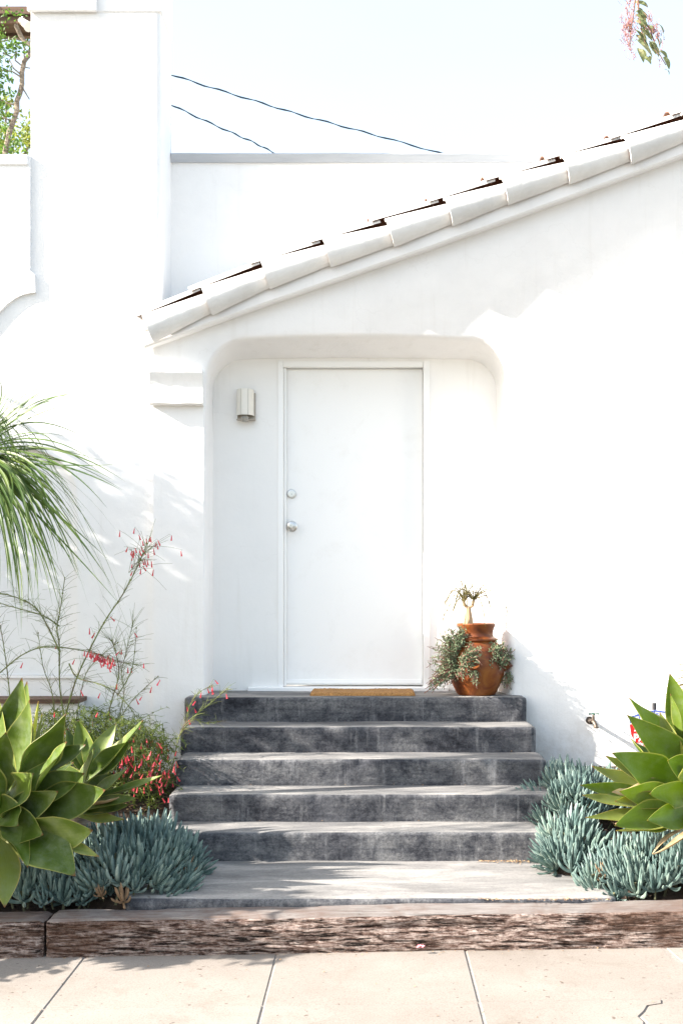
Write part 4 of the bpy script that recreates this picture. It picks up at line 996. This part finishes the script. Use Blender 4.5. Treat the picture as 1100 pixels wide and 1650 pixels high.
# ------------------------------------------------------------------ coral plant with red flowers
def coral_plant():
    rnd = random.Random(12)
    base = Vector((X_(150, 7.1), 7.1, soil_z(X_(150, 7.1), 7.1)))
    t = thing('coral_plant', 'wiry green coral plant with red tube flowers against the left wall', 'shrub', tuple(base))
    tw = MB(); fl = MB(); bu = MB()
    def flower(p):
        a = Vector((rnd.gauss(0,.35), rnd.gauss(0,.35), -1)).normalized(); L = rnd.uniform(.024,.038); 
        s_ = p + Vector((rnd.gauss(0,.008), rnd.gauss(0,.008), -.008))
        fl.tube([s_, s_+a*L*.5, s_+a*L*.85, s_+a*L], lambda u: .0022+.0035*u, n=5)
        tw.tube([p, s_], .0006, n=3)
    def twigs(pts, dens, ln, flw=0, up=.55):
        for i in range(len(pts)-1):
            a, b_ = pts[i], pts[i+1]; tg = (b_-a).normalized()
            for k_ in range(dens):
                p = a + (b_-a)*rnd.random()
                d = (tg*rnd.uniform(.4,1.0) + Vector((rnd.gauss(0,.55), rnd.gauss(0,.55), rnd.gauss(.15,.4)*up))).normalized()
                L = rnd.uniform(.4,1.1)*ln; e = p + d*L + Vector((0,0,-.12*L))
                m_ = p + d*L*.55 + Vector((0,0,.03*L))
                tw.tube(bez(p, m_, e, 3), .0013, .0007, n=3, cap=False)
                if rnd.random() < flw: flower(e)
                if flw > .5 and rnd.random() < .6: flower(m_)
    def stem(pxs, Yd, r=.0048, dens=4, ln=.10, flw=0.0, up=.5):
        ln *= 1.45
        P = [at(x, y, Yd + .15*nz(x*.013, y*.013, 3)) for x, y in pxs]; pts = []
        for i in range(len(P)-1):
            for k_ in range(4):
                t_ = k_/4; q0 = P[max(i-1,0)]; q1 = P[i]; q2 = P[i+1]; q3 = P[min(i+2, len(P)-1)]
                pts.append(.5*((2*q1) + (q2-q0)*t_ + (2*q0-5*q1+4*q2-q3)*t_*t_ + (3*q1-q0-3*q2+q3)*t_**3))
        pts.append(P[-1])
        mb = MB(); mb.tube(pts, r, r*.45, n=6)
        for p in pts[::3]: mb.tube([p-Vector((0,0,.004)), p+Vector((0,0,.004))], r*1.25, n=6)
        mb.build('stem', M_TWIG, t); twigs(pts, dens, ln, flw, up)
        return pts
    stem([(100,1175),(118,1110),(136,1065),(168,1003),(198,958),(222,912),(237,876)], 7.15, .0055, 3, .10, .06)
    top = [at(x, y, 7.13) for x, y in ((205,925),(215,915),(222,905),(228,897),(235,888),(238,880))]
    twigs(top, 4, .24, .3, 1.4); twigs(top, 5, .16, .55, .2)
    stem([(110,1190),(97,1110),(96,1040),(92,1012),(97,985),(105,930)], 7.2, .005, 4, .11, .02)
    stem([(97,1050),(75,1005),(60,982),(40,968),(0,956),(-40,960)], 7.15, .0046, 4, .10, .0)
    stem([(95,1008),(70,992),(45,985),(0,972)], 7.22, .004, 3, .10, .0)
    stem([(-30,1110),(5,1080),(35,1056),(68,1043),(105,1044),(150,1052),(190,1066),(228,1072)], 7.1, .004, 3, .09, .05)
    stem([(160,1210),(180,1130),(192,1085),(185,1045),(178,1030)], 7.15, .0046, 4, .13, .05)
    stem([(185,1180),(200,1120),(196,1085),(205,1045),(215,1000)], 7.12, .003, 5, .11, .06)
    stem([(190,1120),(208,1090),(216,1062),(220,1012)], 7.18, .0036, 1, .06, .0)
    stem([(112,1070),(125,1092),(160,1102),(190,1118),(220,1155),(245,1200)], 7.05, .004, 3, .08, .04)
    stem([(165,1210),(205,1140),(230,1112),(255,1090)], 7.1, .003, 3, .05, .2)
    stem([(20,1160),(12,1080),(3,1020),(-5,985)], 7.15, .004, 3, .10, .03)
    stem([(90,1190),(85,1120),(70,1075),(62,1020)], 7.25, .0035, 3, .10, .02)
    stem([(120,1190),(130,1120),(145,1075),(190,1035)], 7.25, .0035, 3, .10, .03)
    mid = [at(x, y, 7.05) for x, y in ((140,1046),(155,1052),(168,1056),(180,1060))]
    twigs(mid, 10, .05, .9, -.6)
    stem([(268,1270),(280,1225),(288,1190),(298,1168),(318,1150),(345,1128),(366,1110)], 6.95, .004, 3, .07, .02)
    stem([(292,1180),(310,1160),(330,1165),(352,1163)], 6.9, .003, 3, .05, .0)
    stem([(300,1168),(305,1140),(318,1118),(338,1106)], 7.0, .003, 4, .05, .14)
    # the dense skirt of fine foliage, hanging outward toward the steps, tipped with flowers
    for k_ in range(900):
        q = rnd.random(); px0 = 60 + 190*q; py0 = 1165 + 25*nz(px0*.03) + rnd.uniform(-15, 60) + 45*max(0, q-.6)
        p = at(px0, py0, rnd.uniform(6.7, 7.3))
        dirx = rnd.gauss(.2, .45); L = rnd.uniform(.10,.26)
        e = p + Vector((dirx*L, rnd.gauss(-.3,.3)*L, rnd.uniform(-.9,.35)*L)); m_ = p + Vector((dirx*L*.6, -.1*L, .28*L))
        pts = bez(p, m_, e, 4); bu.tube(pts, .0016, .0008, n=3, cap=False)
        for j in range(9):
            s_ = pts[rnd.randrange(1, 5)]; d = Vector((rnd.gauss(0,1), rnd.gauss(0,1), rnd.gauss(-.1,1))).normalized()
            l2 = rnd.uniform(.012,.04); sd = d.orthogonal().normalized()*.0022
            bu.add([s_-sd, s_+sd, s_+d*l2], [(0,1,2)])
        if q > .6 and py0 > 1195 and rnd.random() < .22:
            for _ in range(rnd.randint(1,3)): flower(e + Vector((rnd.gauss(0,.01),rnd.gauss(0,.01),rnd.gauss(0,.012))))
        elif rnd.random() < .05: flower(e)
    for _ in range(55):
        flower(at(rnd.gauss(254,17), rnd.gauss(1246,22), rnd.uniform(6.68,6.82)))
    for _ in range(14): flower(at(rnd.gauss(205,8), rnd.gauss(1235,10), 6.75))
    for k_ in range(800):                    # lower, shaded inner growth down to the soil
        px0 = rnd.uniform(40, 268); p = at(px0, rnd.uniform(1195, 1300), rnd.uniform(6.75, 7.35)); p.z = max(p.z, soil_z(p.x, p.y))
        L = rnd.uniform(.08,.2); e = p + Vector((rnd.gauss(.1,.4)*L, rnd.gauss(-.2,.3)*L, rnd.uniform(-.5,.7)*L)); pts = bez(p, (p+e)/2 + Vector((0,0,.03)), e, 3)
        bu.tube(pts, .0018, .001, n=3, cap=False)
        for j in range(10):
            s_ = pts[rnd.randrange(1, 4)]; d = Vector((rnd.gauss(0,1), rnd.gauss(0,1), rnd.gauss(-.1,1))).normalized(); sd = d.orthogonal().normalized()*.0032
            bu.add([s_-sd, s_+sd, s_+d*rnd.uniform(.015,.05)], [(0,1,2)])
    kind(tw.build('twig', M_TWIG, t), 'stuff'); kind(fl.build('flower', M_RED, t), 'stuff'); kind(bu.build('foliage', M_BUSH, t, smooth=False), 'stuff')
coral_plant()

# ------------------------------------------------------------------ ponytail palms, mostly out of frame
def ponytail(label, hub, base, n, L0, L1, w, mt, seed, group=None, droop=(.5,1.2), extra=(), zmin=.0):
    rnd = random.Random(seed)
    t = thing('ponytail_palm', label, 'palm', tuple(base), group)
    mb = MB(); H = hub-base
    mb.tube([base-Vector((0,0,.1)), base, base+H*.12, base+H*.25, base+H*.5, hub], lambda q: .055 + .15*max(0, 1-q*1.7)**1.5, n=14); mb.build('trunk', M_BARK, t)
    for i in range(n):
        q = rnd.uniform(0, 2*math.pi); L = rnd.uniform(L0, L1); el = rnd.uniform(-.1, 1.25)
        d = Vector((math.cos(q)*math.cos(el), math.sin(q)*math.cos(el), math.sin(el)))
        mid = hub + d*L*.55; tip = hub + Vector((d.x*L*.95, d.y*L*.95, d.z*L*.6 - L*rnd.uniform(*droop)*(.35+.65*math.cos(el))))
        if tip.y > 7.5: tip.y = 7.5 - .1*rnd.random()
        if mid.y > 7.5: mid.y = 7.45
        mb = MB(); ribbon(mb, bez(hub + d*.03, mid, tip, 12), w*rnd.uniform(.7,1.15), cup=.3, wprof=lambda u: .7+.6*u if u < .3 else (.88*(1-((u-.3)/.7)**1.6)+.02)); mb.build('leaf', mt, t)
    extra = list(extra) + [((a[0]+rnd.gauss(0,10), a[1]+rnd.gauss(-4,12), a[2]+rnd.gauss(0,.06)), (b_[0]+rnd.gauss(-12,22), b_[1]+rnd.gauss(6,32), b_[2]+rnd.gauss(0,.1))) for a, b_ in extra for _ in range(2 if n > 100 else 0)]
    for (mx, my, mY), (tx, ty, tY) in extra:
        mb = MB(); ribbon(mb, bez(hub, at(mx, my, mY), at(tx, ty, tY), 14), w*rnd.uniform(.8,1.2), Vector((rnd.gauss(0,.3), -1, rnd.uniform(.2,1.4))).normalized(), cup=.3, wprof=lambda u: .7+.6*u if u < .3 else (.88*(1-((u-.3)/.7)**1.6)+.02)); mb.build('leaf', mt, t)
YPm = 6.35
ponytail('green ponytail palm whose long thin leaves droop in from the left edge', at(-45, 735, YPm), Vector((X_(-60, YPm), YPm, .30)), 130, .6, 1.0, .014, M_PALM, 4, None, (.55,1.35), [
    ((10,640,6.2),(42,572,6.2)), ((20,665,6.2),(75,590,6.2)), ((30,640,6.2),(98,622,6.2)), ((40,625,6.15),(142,637,6.15)), ((60,655,6.2),(110,655,6.2)),
    ((60,672,6.1),(158,748,6.1)), ((80,690,6.1),(202,776,6.1)), ((90,730,6.05),(196,790,6.05)), ((70,735,6.1),(112,782,6.1)), ((75,740,6.1),(118,840,6.1)),
    ((60,740,6.05),(112,862,6.05)), ((70,800,6.1),(178,905,6.1)), ((75,770,6.0),(95,910,6.0)), ((60,780,6.0),(92,950,6.0)), ((50,760,6.0),(130,936,6.0)),
    ((55,800,5.9),(85,975,5.9)), ((35,760,5.9),(70,940,5.9)), ((30,780,5.9),(55,985,5.9)), ((20,800,5.9),(40,955,5.9)), ((45,720,5.95),(75,900,5.95)), ((40,745,5.95),(52,860,5.95)), ((30,740,5.9),(48,820,5.9)),
    ((50,715,6.2),(130,730,6.2)), ((50,700,6.0),(105,830,6.0)), ((20,790,5.85),(28,960,5.85)), ((10,820,5.85),(20,930,5.85)), ((40,810,6.2),(98,935,6.2)), ((55,770,6.15),(140,905,6.15))])
YQ = 6.5
ponytail('pale thin-leaved palm showing only leaf tips at the right edge', at(1225, 1035, YQ), Vector((X_(1230, YQ), YQ, .35)), 70, .35, .6, .014, M_PALMDRY, 6, None, (.3,.8), [
    ((1150,1050,6.4),(1082,1062,6.4)), ((1140,1065,6.4),(1076,1074,6.4)), ((1140,1080,6.4),(1062,1085,6.4)), ((1140,1090,6.4),(1056,1100,6.4)), ((1140,1095,6.4),(1048,1108,6.4)), ((1140,1105,6.4),(1040,1113,6.4)),
    ((1140,1112,6.4),(1052,1122,6.4)), ((1130,1118,6.4),(1066,1135,6.4)), ((1150,1040,6.4),(1092,1052,6.4)), ((1150,1085,6.4),(1075,1092,6.4)), ((1150,1100,6.4),(1060,1112,6.4))])

# ------------------------------------------------------------------ foliage helpers: vine, trees, hanging branch
def leaf_quad(mb, p, d, L, w, rnd, m=0):
    s_ = d.orthogonal().normalized(); s_ = (Matrix.Rotation(rnd.uniform(0, 6.28), 3, d) @ s_)*w*.5; nr = d.cross(s_).normalized()*w*.12
    mb.add([p, p+d*L*.45+s_+nr, p+d*L, p+d*L*.45-s_+nr, p+d*L*.5-nr], [(0,1,4),(1,2,4),(2,3,4),(3,0,4)], m)
# pergola and vine up at the left
YV = 9.2
t = thing('pergola_beam', 'dark brown timber pergola beam at the upper left behind the tower', 'beam', tuple(at(0, 40, YV)))
xe = X_(62, YV)
mb = MB(); mb.box(-5.5, xe, YV-.04, YV+.04, Z_(27, YV), Z_(14, YV)); mb.build('top_board', M_BEAM, t, smooth=False, bevel=.004)
mb = MB(); mb.box(-5.5, xe+.01, YV-.02, YV+.14, Z_(40, YV), Z_(27.6, YV)); mb.build('lower_board', M_BEAM, t, smooth=False, bevel=.004)
mb = MB(); mb.box(-5.5, xe-.05, YV+.145, YV+.2, Z_(44, YV), Z_(30, YV)); mb.build('rear_board', M_BEAM, t, smooth=False, bevel=.004)
mb = MB(); mb.box(-4.1, -4.0, YV+.0, YV+.1, -.3, Z_(40.3, YV)); mb.build('post', M_BEAM, t, smooth=False, bevel=.004)
t = thing('spotlight', 'small white spotlight clamped under the pergola beam', 'spotlight', tuple(at(44, 42, YV)))
mb = MB(); a = at(33, 32, YV-.06); b_ = at(47, 43, YV-.12); d = (b_-a).normalized(); mb.tube([a, a+d*.03, b_-d*.02, b_], lambda q: .018+.022*q, n=12); mb.build('lamp_head', M_LSHADE, t)
mb = MB(); mb.tube([at(36,34,YV-.03), at(38,28,YV-.03)], .012, n=8); mb.build('bracket', M_LPLATE, t)
rnd = random.Random(33)
t = thing('climbing_vine', 'leafy green vine with a twisted stem hanging below the pergola beam', 'vine', tuple(at(-10, 260, YV)))
mb = MB(); pts = [at(x, y, YV-.06) for x, y in ((26,40),(34,58),(39,66),(51,75),(48,88),(40,98),(36,115),(36,135),(33,150),(28,162),(28,178),(22,196),(16,212),(10,240),(5,275),(-5,420),(-10,900))]
mb.tube(pts, .017, .021, n=7); mb.build('stem', M_BARK, t)
mb = MB()
for pl in (((36,60),(40,80),(39,105)), ((39,66),(25,62),(5,66),(-20,75)), ((38,64),(48,70),(53,45)), ((26,88),(25,97),(38,108),(50,110)), ((5,85),(20,92),(28,84)), ((35,125),(20,115),(-10,112)), ((36,140),(48,160)), ((34,120),(22,110),(15,95)), ((28,170),(10,165),(-20,150)), ((22,196),(8,190),(-20,186))):
    mb.tube([at(x, y, YV-.05-.02*rnd.random()) for x, y in pl], .007, .004, n=5)
kind(mb.build('twig', M_BARK, t), 'stuff')
mb = MB()
def vleaf(px, py, sx, sy, n):
    for _ in range(n):
        p = at(rnd.gauss(px, sx), rnd.gauss(py, sy), YV + rnd.uniform(-.25,.2))
        d = Vector((rnd.gauss(0,.6), rnd.gauss(-.2,.6), rnd.gauss(-.5,.5))).normalized(); leaf_quad(mb, p, d, rnd.uniform(.025,.045), rnd.uniform(.018,.032), rnd)
for a_ in ((5,20,8,6,26),(35,22,8,4,16),(8,35,8,4,12),(5,65,7,10,60),(25,70,9,7,50),(8,80,10,8,40),(46,72,3,5,14),(35,86,6,4,14),(-3,100,5,14,80),(10,112,8,4,22),(14,128,6,5,16),(-3,130,4,12,70),(14,148,7,3,26),(-4,155,4,12,60),(3,170,5,6,26),(10,185,8,5,18),(8,205,10,10,50),(20,225,14,10,60),(10,240,14,8,60),(-25,120,12,60,500),(-50,140,18,70,500)): vleaf(*a_)
kind(mb.build('foliage', M_VINE, t, smooth=False), 'stuff')
def tree(label, base, crown_c, rx, ry, rz, n, lsz, mt, seed, nclump=40, trunk_r=.12, fill=.5):
    rnd = random.Random(seed)
    t = thing('garden_tree', label, 'tree', tuple(base))
    mb = MB(); fork = crown_c - Vector((0,0,rz*.55)); mb.tube([base-Vector((0,0,.2)), (base+fork)/2 + Vector((.08,0,0)), fork], trunk_r, trunk_r*.55, n=9)
    cl = []
    for i in range(nclump):
        while True:
            u = Vector((rnd.uniform(-1,1), rnd.uniform(-1,1), rnd.uniform(-1,1)))
            if .25 < u.length < 1: break
        cl.append(crown_c + Vector((u.x*rx, u.y*ry, u.z*rz)))
    for c_ in cl[::3]: mb.tube(bez(fork, (fork+c_)/2 + Vector((rnd.gauss(0,.05),0,.1)), c_, 5), trunk_r*.3, .008, n=5)
    mb.build('trunk', M_BARK, t)
    lf = MB()
    for c_ in cl:
        s_ = rnd.uniform(.12,.26)*fill*2*min(1.2, (rx+rz)/2)
        for _ in range(n//nclump):
            p = c_ + Vector((rnd.gauss(0,s_*.6), rnd.gauss(0,s_*.6)*min(1, ry/rx*1.5), rnd.gauss(0,s_*.5)))
            d = Vector((rnd.gauss(0,.6), rnd.gauss(0,.6), rnd.gauss(-.4,.6))).normalized(); leaf_quad(lf, p, d, lsz*rnd.uniform(.7,1.3), lsz*.5, rnd)
    kind(lf.build('crown', mt, t, smooth=False), 'stuff')
tree('yellow-green tree standing far behind the vine and the tower', Vector((X_(10, 14), 14, -.3)), at(0, 290, 14), .75, .6, .95, 4200, .06, M_TREE, 41, 60)
SHADE_TREE = True
if SHADE_TREE:
    tree('tall shrub beyond the left edge of the view, shading the left wall', Vector((-4.2, 6.7, -.1)), Vector((-4.15, 6.85, 2.9)), .65, .5, 1.2, 12000, .085, M_VINE, 43, 110, .06, .42)

tree('low leafy shrub overhanging the pavement beyond the left edge of the view', Vector((-2.75, 5.5, .1)), Vector((-2.65, 5.17, 1.0)), .32, .36, .50, 3400, .09, M_VINE, 47, 46, .03, .42)

# hanging flowering gum branch at the upper right
rnd = random.Random(77); YG = 5.2
t = thing('gum_branch', 'hanging gum tree sprig with pink berries against the sky at the upper right', 'branch', tuple(at(1030, -60, YG)))
main = [at(1042, -260, YG), at(1030, -120, YG), at(1026, -30, YG), at(1028, 20, YG), at(1045, 45, YG), at(1060, 85, YG), at(1072, 105, YG)]
mb = MB(); mb.tube(main, .006, .0018, n=6); mb.tube([at(1026,-30,YG), at(1020,20,YG-.03), at(1014,60,YG-.04), at(1016,85,YG-.04)], .004, .0012, n=5); mb.tube([at(1028,20,YG), at(1034,55,YG-.03), at(1044,85,YG-.03)], .003, .0012, n=5); mb.build('twig', M_POTSTEM, t)
GL = [((1021,4),(1043,12),11),((1022,12),(1036,24),9),((1024,18),(1042,30),8),((1024,24),(1040,34),9),((1026,30),(1042,44),9),((1024,34),(1040,44),8),((1028,38),(1046,60),8),((1030,46),(1050,66),8),((1022,48),(1036,68),8),((1024,56),(1046,84),8),((1026,64),(1050,92),8),((1030,52),(1040,70),7),
      ((1026,78),(1036,101),10),((1030,80),(1039,96),9),((1036,92),(1048,104),7),((1044,90),(1046,100),6),((1058,38),(1068,55),7),((1044,42),(1052,56),9),((1046,68),(1056,88),12),((1050,72),(1060,92),9),((1044,66),(1050,82),10),((1060,60),(1063,72),6),((1062,82),(1074,96),7),((1068,92),(1077,112),9),((1070,112),(1077,121),6),((1054,58),(1062,78),7),((1010,38),(1014,60),6),((1018,-20),(1040,-5),10),((1028,-40),(1050,-20),10)]
for (ax, ay), (bx, by), w in GL:
    o_ = rnd.uniform(-.05,.05); a = at(ax, ay, YG-.02+o_); b_ = at(bx, by, YG-.03+o_); k_ = YG/F
    mb = MB(); nh = Vector((rnd.gauss(.2,.5), -1, rnd.gauss(.2,.5))).normalized()
    ribbon(mb, bez(a, (a+b_)/2 + Vector((.006,-.01,.008)), b_, 8), w*.9*k_, nh, cup=.3, wprof=lambda u: math.sin(math.pi*min(1, u*.93+.06))**.75); mb.build('leaf', M_GUM, t)
bm_ = MB(); sm_ = MB()
def berries(px, py, sx, sy, n):
    for _ in range(int(n*.85)):
        p = at(rnd.gauss(px, sx), rnd.gauss(py, sy), YG-.05+rnd.uniform(-.06,.04)); r_ = rnd.uniform(.0018,.0029)
        bm_.lathe([(.0003,-r_),(r_*.8,-r_*.6),(r_,0),(r_*.8,r_*.6),(.0003,r_)], p, 6)
        q = p + Vector((rnd.gauss(0,.01), rnd.gauss(0,.008), rnd.uniform(.012,.03))); sm_.tube([p, q], .0009, .0009, n=3, cap=False)
for a_ in ((1010,20,6,12,40),(1014,35,7,8,60),(1012,45,6,8,60),(1008,60,4,8,34),(1016,60,5,8,30),(1012,74,4,4,14),(1017,92,4,6,16),(1046,30,3,6,22),(1056,50,4,8,30),(1060,60,4,6,18),(1066,68,2,8,9),(1062,100,2,6,10),(1046,48,4,8,16),(1018,4,6,5,18)): berries(*a_)
kind(bm_.build('berry', M_BERRY, t), 'stuff'); kind(sm_.build('berry_stalk', M_POTSTEM, t), 'stuff')

# ------------------------------------------------------------------ overhead cables
def cable(pxs, Y0_, Y1_, label):
    P = [at(x, y, Y0_ + (Y1_-Y0_)*i/(len(pxs)-1)) for i, (x, y) in enumerate(pxs)]
    pts = []
    for i in range(len(P)-1):
        for k_ in range(6):
            p = P[i] + (P[i+1]-P[i])*k_/6; pts.append(p + Vector((0,0,.006*math.sin((i*6+k_)*1.3))))
    pts.append(P[-1]); mb = MB()
    for s_ in (0, math.pi):                  # two wires twisted round each other
        mb.tube([p + Vector((0, (.004*math.sin(i*1.1+s_)), .004*math.cos(i*1.1+s_))) for i, p in enumerate(pts)], .0044, n=5)
    tag(mb.build('overhead_cable', M_CABLE, origin=tuple(P[0])), label, 'cable', 'twisted cables against the sky')
cable([(-60,-10),(100,56),(200,93),(272,119),(340,141),(412,163),(480,184),(550,203),(620,222),(706,246),(800,275),(1000,330)], 10.2, 12.5, 'upper, longer twisted black cable running behind the parapet')
cable([(-60,20),(100,88),(200,134),(272,167),(325,192),(374,214),(410,230),(441,246),(520,285),(700,380)], 10.2, 12.0, 'lower, shorter twisted black cable running from tower to parapet')

# ------------------------------------------------------------------ small litter
rnd = random.Random(9); mb = MB()
def litter(x, y, z, L):
    a = rnd.uniform(0, 6.28); d = Vector((math.cos(a), math.sin(a), rnd.uniform(-.1,.3))).normalized(); s_ = Vector((-math.sin(a), math.cos(a), rnd.uniform(-.3,.3)))*L*.28
    p = Vector((x, y, z)); mb.add([p, p+d*L*.5+s_+Vector((0,0,L*.12)), p+d*L, p+d*L*.5-s_+Vector((0,0,L*.06))], [(0,1,2),(0,2,3)])
for _ in range(260):
    x = rnd.uniform(-1.5,-1.12); y = rnd.uniform(6.1,7.3); litter(x, y, soil_z(x, y)+.006, rnd.uniform(.012,.035))
for _ in range(500):
    x = rnd.uniform(1.0,2.2); y = rnd.uniform(5.61,7.4); litter(x, y, soil_z(x, y)+.006, rnd.uniform(.012,.03))
for _ in range(260): litter(rnd.uniform(.55,1.0), 6.37-abs(rnd.gauss(0,.02)), .200, rnd.uniform(.006,.018))
for _ in range(160): litter(rnd.uniform(.5,1.1), 5.598+rnd.gauss(0,.008), .178+.017*.8, rnd.uniform(.006,.016))
for _ in range(30): litter(rnd.uniform(-.45,.95), 7.93-abs(rnd.gauss(0,.02)), .966, rnd.uniform(.006,.016))
for _ in range(40): k_ = rnd.randrange(1,5); litter(rnd.uniform(-1,.95), 7.5-.28*(k_-1)-abs(rnd.gauss(0,.012)), .968-.153*k_, rnd.uniform(.006,.014))
for _ in range(170): x = rnd.uniform(-1.9,1.9); litter(x, 5.42-abs(rnd.gauss(0,.02)), pz(x)+.003, rnd.uniform(.004,.013))
for _ in range(80): x = rnd.uniform(-1.9,1.6); litter(x, rnd.uniform(4.5,5.4), pz(x)+.003, rnd.uniform(.005,.014))
kind(mb.build('leaf_litter', M_LITTER, smooth=False), 'stuff')
p = at(676, 1526, 5.39); mb = MB()
for dx, dy in ((0,0),(.012,-.006),(-.008,-.004)): mb.add([p+Vector((dx-.008,dy,-.002)), p+Vector((dx,dy-.012,.004)), p+Vector((dx+.010,dy,.008)), p+Vector((dx,dy+.006,.010))], [(0,1,2,3)])
tag(mb.build('fallen_petal', M_PETAL, origin=tuple(p)), 'pink fallen petal on the pavement below the timber sleeper', 'petal')
